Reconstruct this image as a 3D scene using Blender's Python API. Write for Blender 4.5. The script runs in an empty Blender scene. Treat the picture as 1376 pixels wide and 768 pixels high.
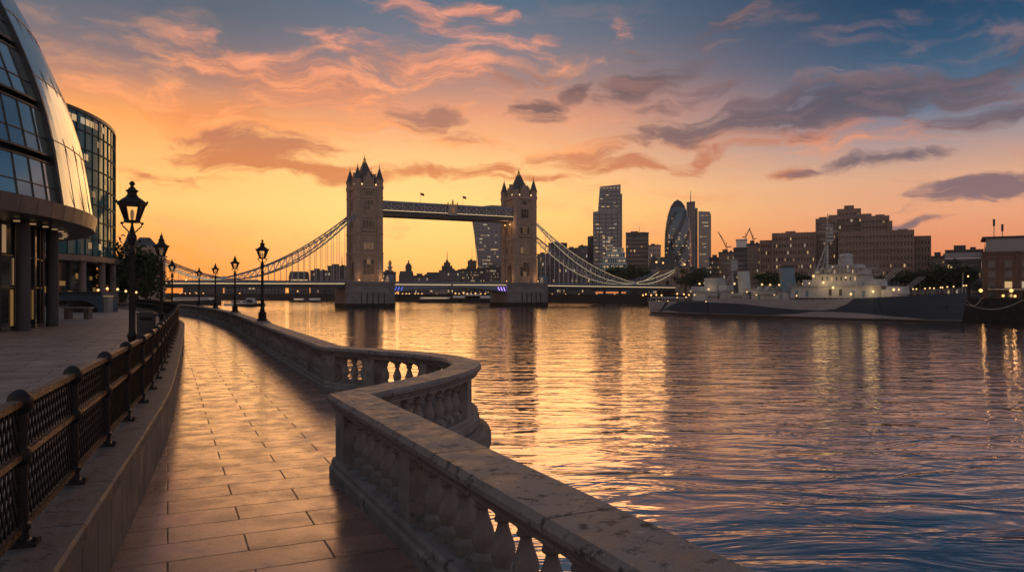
import bpy, bmesh, math, random
from mathutils import Vector, Matrix
R = math.radians
rnd = random.Random(11)
SC = bpy.context.scene
COL = SC.collection
EYE = 2.3            # eye height above the riverside walk (z = 0)
WATER = -4.0

# ------------------------------------------------------------------ camera
cam = bpy.data.cameras.new('camera'); camo = bpy.data.objects.new('camera', cam); COL.objects.link(camo)
camo.location = (0, 0, EYE); camo.rotation_euler = (R(90), 0, 0)
cam.sensor_width = 36; cam.lens = 26.16; cam.shift_y = 8 / 1376
cam.clip_start = 0.1; cam.clip_end = 9000
SC.camera = camo

# ------------------------------------------------------------------ world
def srgb(c):
    return tuple(((v / 255) / 12.92 if v / 255 <= .04045 else ((v / 255 + .055) / 1.055) ** 2.4) for v in c[:3]) + (1,)

SUN_EL, SUN_AZ = 2.5, -7.0        # degrees; azimuth measured from +Y towards +X
world = bpy.data.worlds.new('World'); SC.world = world; world.use_nodes = True
wt = world.node_tree; wt.nodes.clear(); WN = wt.nodes; WL = wt.links

def wmath(op, a, b=None, c=None, clamp=False):
    n = WN.new('ShaderNodeMath'); n.operation = op; n.use_clamp = clamp
    for i, v in enumerate((a, b, c)):
        if v is None: continue
        if isinstance(v, (int, float)): n.inputs[i].default_value = v
        else: WL.new(v, n.inputs[i])
    return n.outputs[0]
def wramp(fac, stops):
    n = WN.new('ShaderNodeValToRGB'); e = n.color_ramp.elements
    while len(e) < len(stops): e.new(1)
    for el, (p, c) in zip(e, stops): el.position = p; el.color = srgb(c)
    WL.new(fac, n.inputs[0]); return n.outputs[0]
def wmix(fac, a, b):
    n = WN.new('ShaderNodeMix'); n.data_type = 'RGBA'
    if isinstance(fac, (int, float)): n.inputs[0].default_value = fac
    else: WL.new(fac, n.inputs[0])
    for s, v in ((6, a), (7, b)):
        if isinstance(v, tuple): n.inputs[s].default_value = v
        else: WL.new(v, n.inputs[s])
    return n.outputs[2]
def wrange(v, a, b, c=0., d=1., smooth=True):
    n = WN.new('ShaderNodeMapRange'); n.interpolation_type = 'SMOOTHSTEP' if smooth else 'LINEAR'
    WL.new(v, n.inputs[0])
    for i, x in enumerate((a, b, c, d)): n.inputs[i + 1].default_value = x
    return n.outputs[0]
def wnoise(vec, scale, detail=6, rough=.55, dist=0.):
    n = WN.new('ShaderNodeTexNoise'); n.inputs['Scale'].default_value = scale; n.inputs['Detail'].default_value = detail
    n.inputs['Roughness'].default_value = rough; n.inputs['Distortion'].default_value = dist
    WL.new(vec, n.inputs['Vector']); return n
tc = WN.new('ShaderNodeTexCoord'); sx = WN.new('ShaderNodeSeparateXYZ'); WL.new(tc.outputs['Generated'], sx.inputs[0])
az = wmath('ARCTAN2', sx.outputs[0], sx.outputs[1]); el = wmath('ARCSINE', sx.outputs[2])
cb0 = WN.new('ShaderNodeCombineXYZ'); WL.new(az, cb0.inputs[0]); WL.new(el, cb0.inputs[1])
def pe(x, y):      # photo pixel -> (azimuth, elevation)
    a = math.atan((x - 688) / 1000.); return a, math.atan((392 - y) / 1000. * math.cos(a))
EM = .62
def stops(x, lst): return [(max(0, pe(x, y)[1]) / EM if y is not None else 1., c) for y, c in lst]
elf = wmath('DIVIDE', el, EM, clamp=True)
rampA = wramp(elf, stops(590, [(392, (243, 126, 46)), (345, (252, 160, 66)), (285, (253, 194, 108)), (240, (245, 184, 122)), (200, (233, 168, 118)), (150, (212, 144, 112)), (105, (150, 122, 118)), (50, (106, 110, 124)), (0, (78, 99, 120)), (None, (66, 80, 106))]))
rampB = wramp(elf, stops(1200, [(392, (206, 114, 80)), (330, (222, 138, 96)), (285, (220, 154, 116)), (240, (208, 158, 128)), (195, (160, 138, 136)), (150, (98, 110, 130)), (100, (58, 88, 114)), (50, (34, 72, 102)), (0, (18, 58, 88)), (None, (38, 60, 86))]))
rampL = wramp(elf, stops(200, [(392, (236, 130, 46)), (330, (249, 156, 62)), (270, (252, 190, 108)), (205, (246, 178, 106)), (155, (240, 158, 86)), (118, (196, 134, 102)), (85, (138, 112, 110)), (45, (106, 103, 112)), (0, (84, 94, 108)), (None, (70, 82, 102))]))
rampC = wramp(elf, [(0, (196, 158, 142)), (.2, (196, 162, 150)), (.5, (164, 154, 152)), (1, (116, 122, 134))])
mAB = wrange(az, -.06, .52); mL = wrange(az, -.14, -.40)
sky = wmix(mAB, rampA, rampB); sky = wmix(mL, sky, rampL)
back = wrange(wmath('COSINE', az), .45, -.35)
sky = wmix(back, sky, rampC)
zen = wrange(el, .62, 1.2); sky = wmix(zen, sky, srgb((116, 116, 130)))
gl_ = WN.new('ShaderNodeMapping'); gl_.vector_type = 'TEXTURE'; ga, ge = pe(545, 300); gl_.inputs['Location'].default_value = (ga, ge, 0); gl_.inputs['Scale'].default_value = (.44, .16, 1); WL.new(cb0.outputs[0], gl_.inputs['Vector'])
gll = WN.new('ShaderNodeVectorMath'); gll.operation = 'LENGTH'; WL.new(gl_.outputs[0], gll.inputs[0])
sky = wmix(wrange(gll.outputs['Value'], 1., .0, 0., .6), sky, srgb((255, 211, 130)))

# clouds: soft elongated banks placed by direction, broken up by noise
nz = wnoise(cb0.outputs[0], 8., 4, .5)
wv = WN.new('ShaderNodeVectorMath'); wv.operation = 'MULTIPLY_ADD'
WL.new(nz.outputs['Color'], wv.inputs[0]); wv.inputs[1].default_value = (.16, .07, 0); 
ofs = WN.new('ShaderNodeVectorMath'); ofs.operation = 'ADD'; WL.new(cb0.outputs[0], ofs.inputs[0]); ofs.inputs[1].default_value = (-.08, -.035, 0)
WL.new(ofs.outputs[0], wv.inputs[2]); wvec = wv.outputs[0]
stre = WN.new('ShaderNodeMapping'); stre.inputs['Scale'].default_value = (5.2, 21, 1); stre.inputs['Rotation'].default_value = (0, 0, R(4)); WL.new(wvec, stre.inputs['Vector'])
fine = wnoise(stre.outputs[0], 2.0, 10, .64, .35).outputs['Fac']
big = wnoise(stre.outputs[0], .62, 4, .5).outputs['Fac']
def bank(lst):
    tot = None
    for (x, y, rx, ry, tilt, w) in lst:
        a, e = pe(x, y)
        m = WN.new('ShaderNodeMapping'); m.vector_type = 'TEXTURE'
        m.inputs['Location'].default_value = (a, e, 0); m.inputs['Rotation'].default_value = (0, 0, R(-tilt))
        m.inputs['Scale'].default_value = (rx / 1000 * math.cos(a) ** 2, ry / 1000 * math.cos(a), 1)
        WL.new(wvec, m.inputs['Vector'])
        l = WN.new('ShaderNodeVectorMath'); l.operation = 'LENGTH'; WL.new(m.outputs[0], l.inputs[0])
        v = wrange(l.outputs['Value'], 1.75, .0, 0., w)
        tot = v if tot is None else wmath('MAXIMUM', tot, v)
    return tot
def cover(mask, lo=.30, hi=.62, k=1.0):
    d = wmath('ADD', wmath('MULTIPLY', mask, .78), wmath('ADD', wmath('MULTIPLY', fine, 2.1), wmath('MULTIPLY', big, .8)))
    d = wmath('SUBTRACT', d, 1.45)
    edge = wrange(mask, .04, .4)
    return wmath('MULTIPLY', wmath('MULTIPLY', wrange(d, lo, hi), edge), k)
# generic thin streaks everywhere in front
gen = wmath('MULTIPLY', wrange(wmath('ADD', wmath('MULTIPLY', fine, .6), wmath('MULTIPLY', big, .55)), .56, .74), wrange(el, .42, .1))
sky = wmix(wmath('MULTIPLY', gen, .7), sky, wmix(mAB, srgb((250, 168, 104)), srgb((196, 138, 120))))
warm = bank([(560, 85, 190, 34, 8, .8), (420, 108, 190, 42, 8, .95), (300, 150, 200, 36, 0, .85), (580, 22, 80, 20, 10, .9), (645, 8, 60, 15, 10, .85), (736, 48, 22, 9, -10, .9), (1060, 183, 240, 15, 0, .85), (690, 190, 170, 20, 4, .55), (1215, 175, 170, 18, -6, .5), (480, 170, 160, 26, 0, .6), (960, 262, 140, 10, 0, .5), (845, 30, 20, 14, 20, .5), (690,70,120,30,10,.45)])
wcol = wmix(mAB, wmix(wrange(el, .17, .34), srgb((254, 162, 94)), srgb((226, 146, 118))), srgb((228, 142, 100)))
fvar = wrange(fine, .38, .66)
wcol = wmix(fvar, wmix(mAB, wmix(wrange(el, .15, .34), srgb((222, 128, 72)), srgb((168, 116, 102))), srgb((186, 118, 100))), wcol)
sky = wmix(cover(warm, .10, .92, .92), sky, wcol)
orang = bank([(600, 232, 110, 13, -4, .9), (840, 222, 110, 17, 4, .95), (960, 212, 80, 12, -14, .85), (1065, 240, 40, 14, 0, .75), (420, 236, 130, 15, 4, .9), (260, 238, 130, 12, 0, .6), (720, 240, 70, 9, 0, .7), (350, 205, 110, 26, 2, 1.), (565, 158, 52, 20, 6, .85), (605, 180, 60, 14, 10, .5)])
ocol = wmix(mAB, wmix(wrange(el, .15, .24), srgb((196, 114, 72)), srgb((146, 104, 96))), srgb((176, 112, 90)))
sky = wmix(cover(orang, .14, .70, .9), sky, ocol)
dark = bank([(718, 148, 34, 14, 4, 1.), (772, 123, 34, 15, -16, .95), (868, 106, 78, 20, -18, 1.), (880, 68, 24, 9, 10, .7), (965, 38, 75, 11, -20, .65), (1080, 152, 270, 32, -4, .95), (1310, 92, 140, 24, -14, .75), (930, 130, 120, 24, -4, .6), (1175, 222, 90, 12, -8, .9), (1310, 260, 130, 19, -7, .9), (1250, 303, 100, 7, 0, .8), (1080, 240, 36, 9, 0, .6), (1330, 150, 120, 20, -6, .7), (700, 110, 70, 14, -6, .5), (1290, 276, 60, 6, 0, .8)])
dcol = wmix(mAB, srgb((96, 78, 82)), srgb((70, 72, 88)))
dcol = wmix(wmath('MULTIPLY', fvar, .45), dcol, wmix(mAB, srgb((176, 122, 104)), srgb((128, 106, 112))))
dcol = wmix(wrange(el, .21, .10), dcol, wmix(mAB, srgb((150, 104, 90)), srgb((122, 98, 104))))
sky = wmix(cover(dark, .16, .68, .95), sky, dcol)
nish = WN.new('ShaderNodeTexSky'); nish.sky_type = 'NISHITA'; nish.sun_disc = False
nish.sun_elevation = R(SUN_EL); nish.sun_rotation = R(SUN_AZ); nish.dust_density = 2.
bg1 = WN.new('ShaderNodeBackground'); WL.new(sky, bg1.inputs[0]); bg1.inputs[1].default_value = 1.17
bg2 = WN.new('ShaderNodeBackground'); WL.new(nish.outputs[0], bg2.inputs[0]); bg2.inputs[1].default_value = .004
ad = WN.new('ShaderNodeAddShader'); WL.new(bg1.outputs[0], ad.inputs[0]); WL.new(bg2.outputs[0], ad.inputs[1])
wo = WN.new('ShaderNodeOutputWorld'); WL.new(ad.outputs[0], wo.inputs[0])

# ------------------------------------------------------------------ sun (already veiled at the horizon) and exposure
sl = bpy.data.lights.new('sun', 'SUN'); so = bpy.data.objects.new('sun', sl); COL.objects.link(so)
sl.energy = .6; sl.angle = R(38); sl.color = (1, .50, .18)
sd = Vector((math.sin(R(SUN_AZ)) * math.cos(R(SUN_EL)), math.cos(R(SUN_AZ)) * math.cos(R(SUN_EL)), math.sin(R(SUN_EL))))
so.rotation_euler = sd.to_track_quat('Z', 'Y').to_euler(); so.location = (0, 0, 60)
vs = SC.view_settings; vs.view_transform = 'Standard'; vs.look = 'None'; vs.exposure = .06; vs.gamma = 1; vs.use_curve_mapping = False
SC.cycles.max_bounces = 6; SC.cycles.diffuse_bounces = 3; SC.cycles.glossy_bounces = 4; SC.cycles.transparent_max_bounces = 8
SC.cycles.sample_clamp_indirect = 4

# ------------------------------------------------------------------ materials
def newmat(name):
    m = bpy.data.materials.new(name); m.use_nodes = True
    return m, m.node_tree.nodes, m.node_tree.links, m.node_tree.nodes['Principled BSDF']
def lin(c): return srgb(c) if max(c) > 1.5 else tuple(c) + (1,)
def mat(name, c1, c2=None, rough=.7, rough2=None, scale=3., metal=0., bump=0., bscale=None, spec=.5, detail=6, stretch=(1, 1, 1), stain=None, coord='Object', stain2=None):
    m, N, L, p = newmat(name)
    p.inputs['Roughness'].default_value = rough; p.inputs['Metallic'].default_value = metal
    p.inputs['Specular IOR Level'].default_value = spec
    t = N.new('ShaderNodeTexCoord'); mp = N.new('ShaderNodeMapping'); mp.inputs['Scale'].default_value = stretch
    L.new(t.outputs[coord], mp.inputs[0])
    n = N.new('ShaderNodeTexNoise'); n.inputs['Scale'].default_value = scale; n.inputs['Detail'].default_value = detail; n.inputs['Roughness'].default_value = .62
    L.new(mp.outputs[0], n.inputs['Vector'])
    r = N.new('ShaderNodeValToRGB'); r.color_ramp.elements[0].position = .32; r.color_ramp.elements[1].position = .68
    r.color_ramp.elements[0].color = lin(c1); r.color_ramp.elements[1].color = lin(c2 or c1)
    L.new(n.outputs['Fac'], r.inputs[0]); out = r.outputs[0]
    for stain in [q for q in (stain, stain2) if q]:
        n2 = N.new('ShaderNodeTexNoise'); n2.inputs['Scale'].default_value = stain[1]; n2.inputs['Detail'].default_value = 8; n2.inputs['Roughness'].default_value = .7
        L.new(mp.outputs[0], n2.inputs['Vector'])
        mr = N.new('ShaderNodeMapRange'); mr.inputs[1].default_value = stain[2]; mr.inputs[2].default_value = stain[2] + .09; L.new(n2.outputs['Fac'], mr.inputs[0])
        mx = N.new('ShaderNodeMix'); mx.data_type = 'RGBA'; L.new(mr.outputs[0], mx.inputs[0]); L.new(out, mx.inputs[6]); mx.inputs[7].default_value = lin(stain[0]); out = mx.outputs[2]
    L.new(out, p.inputs['Base Color'])
    if rough2 is not None:
        mr = N.new('ShaderNodeMapRange'); mr.inputs[1].default_value = .3; mr.inputs[2].default_value = .7; mr.inputs[3].default_value = rough; mr.inputs[4].default_value = rough2
        L.new(n.outputs['Fac'], mr.inputs[0]); L.new(mr.outputs[0], p.inputs['Roughness'])
    if bump:
        nb = N.new('ShaderNodeTexNoise'); nb.inputs['Scale'].default_value = bscale or scale * 4; nb.inputs['Detail'].default_value = 8; nb.inputs['Roughness'].default_value = .7
        L.new(mp.outputs[0], nb.inputs['Vector'])
        b = N.new('ShaderNodeBump'); b.inputs['Strength'].default_value = bump; b.inputs['Distance'].default_value = .02
        L.new(nb.outputs['Fac'], b.inputs['Height']); L.new(b.outputs[0], p.inputs['Normal'])
    return m
def glow(name, col, s, base=(.1, .1, .1)):
    m, N, L, p = newmat(name)
    p.inputs['Base Color'].default_value = tuple(base) + (1,); p.inputs['Emission Color'].default_value = tuple(col) + (1,); p.inputs['Emission Strength'].default_value = s
    return m
def slabs(name, c1, c2, mort, w, h, ang, loc=(0, 0, 0), rough=(.2, .5), mortar=.008, bump=.35, offset=.5, off2=2, coord='Object', spec=.5, tint=(1, 1, 1)):
    m, N, L, p = newmat(name)
    t = N.new('ShaderNodeTexCoord'); mp = N.new('ShaderNodeMapping'); mp.inputs['Rotation'].default_value = (0, 0, ang); mp.inputs['Location'].default_value = loc
    L.new(t.outputs[coord], mp.inputs[0])
    b = N.new('ShaderNodeTexBrick'); b.offset = offset; b.offset_frequency = off2; b.squash = 1.
    b.inputs['Scale'].default_value = 1.; b.inputs['Mortar Size'].default_value = mortar; b.inputs['Mortar Smooth'].default_value = .2
    b.inputs['Brick Width'].default_value = w; b.inputs['Row Height'].default_value = h; b.inputs['Bias'].default_value = 0.
    b.inputs['Color1'].default_value = lin(c1); b.inputs['Color2'].default_value = lin(c2); b.inputs['Mortar'].default_value = lin(mort)
    L.new(mp.outputs[0], b.inputs['Vector'])
    n = N.new('ShaderNodeTexNoise'); n.inputs['Scale'].default_value = 1.1; n.inputs['Detail'].default_value = 9; n.inputs['Roughness'].default_value = .68; L.new(t.outputs[coord], n.inputs['Vector'])
    n2 = N.new('ShaderNodeTexNoise'); n2.inputs['Scale'].default_value = 45; n2.inputs['Detail'].default_value = 5; L.new(t.outputs[coord], n2.inputs['Vector'])
    mx = N.new('ShaderNodeMix'); mx.data_type = 'RGBA'; mx.blend_type = 'MULTIPLY'; mx.inputs[0].default_value = 1
    rr = N.new('ShaderNodeValToRGB'); rr.color_ramp.elements[0].position = .3; rr.color_ramp.elements[1].position = .7
    rr.color_ramp.elements[0].color = (.55, .54, .53, 1); rr.color_ramp.elements[1].color = (1.25, 1.22, 1.2, 1); L.new(n.outputs['Fac'], rr.inputs[0])
    L.new(b.outputs['Color'], mx.inputs[6]); L.new(rr.outputs[0], mx.inputs[7]); L.new(mx.outputs[2], p.inputs['Base Color'])
    mr = N.new('ShaderNodeMapRange'); mr.inputs[1].default_value = .3; mr.inputs[2].default_value = .7; mr.inputs[3].default_value = rough[0]; mr.inputs[4].default_value = rough[1]
    ns = N.new('ShaderNodeTexNoise'); ns.inputs['Scale'].default_value = 2.3; ns.inputs['Detail'].default_value = 8; ns.inputs['Roughness'].default_value = .65; L.new(t.outputs[coord], ns.inputs['Vector'])
    ad = N.new('ShaderNodeMath'); ad.operation = 'MULTIPLY_ADD'; L.new(b.outputs['Fac'], ad.inputs[0]); ad.inputs[1].default_value = .35; L.new(mr.outputs[0], ad.inputs[2])
    L.new(ns.outputs['Fac'], mr.inputs[0]); L.new(ad.outputs[0], p.inputs['Roughness'])
    p.inputs['Specular IOR Level'].default_value = spec; p.inputs['Specular Tint'].default_value = tuple(tint) + (1,)
    h1 = N.new('ShaderNodeMath'); h1.operation = 'MULTIPLY_ADD'; L.new(b.outputs['Fac'], h1.inputs[0]); h1.inputs[1].default_value = -1.; 
    h2 = N.new('ShaderNodeMath'); h2.operation = 'MULTIPLY_ADD'; L.new(n2.outputs['Fac'], h2.inputs[0]); h2.inputs[1].default_value = .22; 
    h3 = N.new('ShaderNodeMath'); h3.operation = 'MULTIPLY'; L.new(n.outputs['Fac'], h3.inputs[0]); h3.inputs[1].default_value = .45
    L.new(h3.outputs[0], h2.inputs[2]); L.new(h2.outputs[0], h1.inputs[2])
    bp = N.new('ShaderNodeBump'); bp.inputs['Strength'].default_value = bump; bp.inputs['Distance'].default_value = .006; L.new(h1.outputs[0], bp.inputs['Height']); L.new(bp.outputs[0], p.inputs['Normal'])
    return m
def glassmat(name, col, rough=.06, metal=.55, wob=.02, scale=.6, spec=.8):
    m, N, L, p = newmat(name)
    p.inputs['Base Color'].default_value = lin(col); p.inputs['Roughness'].default_value = rough; p.inputs['Metallic'].default_value = metal; p.inputs['Specular IOR Level'].default_value = spec
    t = N.new('ShaderNodeTexCoord'); n = N.new('ShaderNodeTexNoise'); n.inputs['Scale'].default_value = scale; n.inputs['Detail'].default_value = 3; L.new(t.outputs['Object'], n.inputs['Vector'])
    b = N.new('ShaderNodeBump'); b.inputs['Strength'].default_value = wob; b.inputs['Distance'].default_value = .5; L.new(n.outputs['Fac'], b.inputs['Height']); L.new(b.outputs[0], p.inputs['Normal'])
    return m

WALKDIR = math.atan2(.42, .907)
M = {}
M['stone'] = mat('weathered_stone', (.145, .131, .124), (.28, .255, .238), .6, .85, 3.2, bump=.5, bscale=30, stain=((.075, .066, .06), 6.5, .56), stain2=((.36, .32, .29), 14., .62))
M['coping'] = mat('coping_stone', (.12, .107, .102), (.25, .224, .21), .40, .75, 4.5, bump=.6, bscale=26, stain=((.045, .04, .038), 9., .535), stain2=((.40, .36, .33), 13., .61))
M['wallcope'] = mat('wall_coping_stone', (.065, .056, .053), (.15, .13, .12), .45, .75, 5., bump=.6, bscale=26, stain=((.03, .027, .026), 7., .53))
M['wallstone'] = slabs('wall_stone', (.22, .19, .17), (.155, .135, .122), (.03, .028, .026), .62, 50, -WALKDIR - R(90), (0, 20, 0), (.5, .8), .012, .4, 0, 2)
M['paving'] = slabs('walk_paving', (.38, .23, .18), (.20, .135, .112), (.03, .026, .024), 1.32, .5, -WALKDIR, (0, 0, 0), (.12, .38), .010, .28, .5, 2, spec=1., tint=(1, .68, .50))
M['plaza'] = slabs('plaza_paving', (.30, .24, .21), (.22, .185, .165), (.06, .055, .05), 1.5, .75, -WALKDIR, (0, 0, 0), (.38, .65), .014, .35, .5, 2)
M['river_wall'] = mat('river_wall_stone', (.10, .09, .08), (.18, .165, .15), .7, None, 1.5, bump=.5, bscale=6)
M['iron'] = mat('black_iron', (.005, .005, .006), (.012, .010, .010), .36, .55, 20, spec=.28, bump=.25, bscale=90)
M['rail'] = mat('worn_rail_paint', (.06, .035, .024), (.22, .12, .075), .2, .45, 26, metal=.6, bump=.25, bscale=110)
M['mesh'] = mat('dark_mesh', (.006, .006, .006), (.011, .011, .011), .6, scale=10, spec=.2)
M['towerstone'] = mat('tower_stone', (.22, .165, .13), (.35, .27, .215), .85, None, .5, bump=.5, bscale=2.2, stain=((.12, .10, .09), 1.1, .6))
M['trim'] = mat('tower_trim', (.28, .22, .175), (.38, .30, .24), .8, None, .8)
M['slate'] = mat('dark_slate', (.035, .037, .042), (.065, .066, .07), .55, None, 1.4)
M['pier'] = mat('granite_pier', (.12, .115, .115), (.20, .19, .185), .8, None, .35, bump=.5, bscale=1.2, stretch=(1, 1, 1.6))
M['wetpier'] = mat('wet_pier', (.02, .02, .018), (.04, .036, .03), .8, None, .8, spec=.15)
M['steelblue'] = mat('blue_steel', (.10, .14, .20), (.15, .19, .25), .5, None, .8)
M['steelwhite'] = mat('pale_steel', (.42, .44, .46), (.52, .53, .54), .5, None, .8)
M['darksteel'] = mat('dark_steel', (.02, .024, .03), (.04, .045, .05), .5, None, 1.)
M['gold'] = mat('gilded', (.50, .34, .10), (.60, .42, .14), .35, metal=.7)
M['concrete'] = mat('concrete', (.16, .135, .12), (.22, .19, .165), .85, None, .12, bump=.2)
M['hotel'] = mat('brown_concrete', (.19, .14, .118), (.26, .195, .162), .88, None, .1)
M['brick'] = mat('red_brick', (.085, .058, .048), (.12, .08, .064), .85, None, .3)
M['palestone'] = mat('pale_stone', (.30, .27, .25), (.38, .35, .32), .85, None, .15)
M['greywall'] = mat('grey_wall', (.10, .10, .11), (.15, .15, .16), .8, None, .15)
M['darkwall'] = mat('dark_wall', (.05, .05, .058), (.08, .08, .088), .75, None, .15)
M['bluewall'] = mat('blue_cladding', (.05, .085, .13), (.08, .12, .17), .4, None, .4)
M['white'] = mat('white_paint', (.62, .62, .60), (.74, .73, .70), .55, None, .5)
M['glass'] = glassmat('dark_glass', (.035, .05, .065), .08, .25, .01)
M['teal'] = glassmat('teal_glass', (.50, .64, .62), .06, .85, .012, .5)
M['smoothglass'] = glassmat('curved_glass', (.42, .54, .54), .16, .6, .02, .4, .3)
M['golden'] = glow('golden_glow', (1, .52, .14), .16)  # emission painted onto ground floor panes in place of light from inside
M['office'] = glassmat('office_glass', (.06, .18, .20), .06, .25, .02, .25, .12)
M['tealframe'] = mat('teal_frame', (.02, .05, .055), (.03, .065, .07), .6, spec=.15)
M['towerglass'] = glassmat('tower_glass', (.10, .135, .175), .12, .5, .02, .03)
M['gherkin'] = glassmat('pale_blue_glass', (.10, .15, .19), .12, .5, .01, .03)
M['gherkindark'] = glassmat('dark_spiral_glass', (.025, .035, .05), .12, .4, .01, .03)
M['metal'] = mat('brushed_metal', (.13, .125, .13), (.19, .18, .185), .38, None, 1.5, metal=.6)
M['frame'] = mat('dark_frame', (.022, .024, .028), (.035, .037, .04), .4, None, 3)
M['hull_light'] = mat('pale_grey_hull', (.25, .25, .27), (.32, .32, .33), .55, None, .25, stretch=(1, 1, 4))
M['hull_dark'] = mat('blue_grey_hull', (.018, .036, .06), (.03, .052, .08), .5, None, .25, stretch=(1, 1, 4))
M['boot'] = mat('black_waterline', (.012, .012, .014), (.02, .02, .02), .5, None, 1)
M['shipgrey'] = mat('ship_grey', (.33, .36, .38), (.42, .45, .46), .55, None, .4)
M['funnel'] = mat('funnel_blue', (.09, .18, .24), (.12, .22, .29), .5, None, .4)
M['foliage'] = mat('foliage', (.035, .055, .018), (.075, .10, .035), .7, None, .5, spec=.2)
M['foliage2'] = mat('dark_foliage', (.025, .042, .018), (.05, .075, .03), .7, None, .5, spec=.2)
M['bark'] = mat('bark', (.05, .036, .026), (.09, .065, .05), .9, None, 3)
M['earth'] = mat('bank_ground', (.045, .04, .037), (.075, .068, .062), .9, None, .05)
M['tarmac'] = mat('tarmac', (.04, .04, .04), (.06, .06, .06), .8, None, .5)
M['lit'] = glow('lit_window', (1, .62, .28), .55)
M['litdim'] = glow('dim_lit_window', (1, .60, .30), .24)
M['litcool'] = glow('cool_lit_window', (1, .80, .55), .36)
M['led'] = glow('led_strip', (1, .74, .40), 1.0)
M['ledwarm'] = glow('deck_light_strip', (1, .70, .36), .9)
M['ledblue'] = glow('blue_light', (.12, .18, 1), 1.2)
M['ledviolet'] = glow('violet_light', (.45, .25, 1), 3.)
M['bulb'] = glow('lamp_bulb', (1, .60, .24), 1.5)
M['bulborange'] = glow('orange_bulb', (1, .48, .14), 1.9)
M['bulbsoft'] = glow('soft_bulb', (1, .62, .28), 1.6)
M['mantle'] = glow('mantle', (1, .55, .22), .16)
M['red'] = glow('red_light', (1, .12, .06), 2.)
M['rope'] = mat('rope', (.30, .27, .22), (.38, .34, .28), .9)
M['flag'] = mat('flag_cloth', (.10, .04, .05), (.16, .07, .08), .8)
# lantern panes: thin clear glass that lets the sky show through
def thin_glass():
    m, N, L, p = newmat('lantern_glass')
    tr = N.new('ShaderNodeBsdfTransparent'); gl = N.new('ShaderNodeBsdfGlossy'); gl.inputs['Roughness'].default_value = .05
    tr.inputs[0].default_value = (.99, .98, .95, 1)
    fr = N.new('ShaderNodeFresnel'); fr.inputs[0].default_value = 1.5; mx = N.new('ShaderNodeMixShader')
    L.new(fr.outputs[0], mx.inputs[0]); L.new(tr.outputs[0], mx.inputs[1]); L.new(gl.outputs[0], mx.inputs[2])
    L.new(mx.outputs[0], N['Material Output'].inputs[0]); return m
M['pane'] = thin_glass()
def watermat():
    m, N, L, p = newmat('river_water')
    p.inputs['Base Color'].default_value = (.014, .016, .018, 1); p.inputs['Roughness'].default_value = .045; p.inputs['IOR'].default_value = 1.9; p.inputs['Specular IOR Level'].default_value = .5
    t = N.new('ShaderNodeTexCoord'); prev = None
    for sc_, st, rot, amp, det, dist in ((.24, (.45, 1.2, 1), 6, .085, 2, .8), (.62, (.38, 1.15, 1), -10, .105, 3, 1.1), (2.4, (.5, 1.0, 1), 12, .010, 2, .4)):
        mp = N.new('ShaderNodeMapping'); mp.inputs['Scale'].default_value = st; mp.inputs['Rotation'].default_value = (0, 0, R(rot)); L.new(t.outputs['Object'], mp.inputs[0])
        n = N.new('ShaderNodeTexNoise'); n.inputs['Scale'].default_value = sc_; n.inputs['Detail'].default_value = det; n.inputs['Roughness'].default_value = .5; n.inputs['Distortion'].default_value = dist
        L.new(mp.outputs[0], n.inputs['Vector'])
        a = N.new('ShaderNodeMath'); a.operation = 'MULTIPLY_ADD'; L.new(n.outputs['Fac'], a.inputs[0]); a.inputs[1].default_value = amp
        if prev is None: a.inputs[2].default_value = 0
        else: L.new(prev, a.inputs[2])
        prev = a.outputs[0]
    b = N.new('ShaderNodeBump'); b.inputs['Strength'].default_value = 1.; b.inputs['Distance'].default_value = 1.; L.new(prev, b.inputs['Height']); L.new(b.outputs[0], p.inputs['Normal'])
    gl = N.new('ShaderNodeBsdfGlossy'); gl.inputs['Color'].default_value = (.86, .72, .66, 1); gl.inputs['Roughness'].default_value = .045; L.new(b.outputs[0], gl.inputs['Normal'])
    mx = N.new('ShaderNodeMixShader'); mx.inputs[0].default_value = .45; L.new(p.outputs[0], mx.inputs[1]); L.new(gl.outputs[0], mx.inputs[2]); L.new(mx.outputs[0], N['Material Output'].inputs[0])
    return m
M['water'] = watermat()

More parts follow.
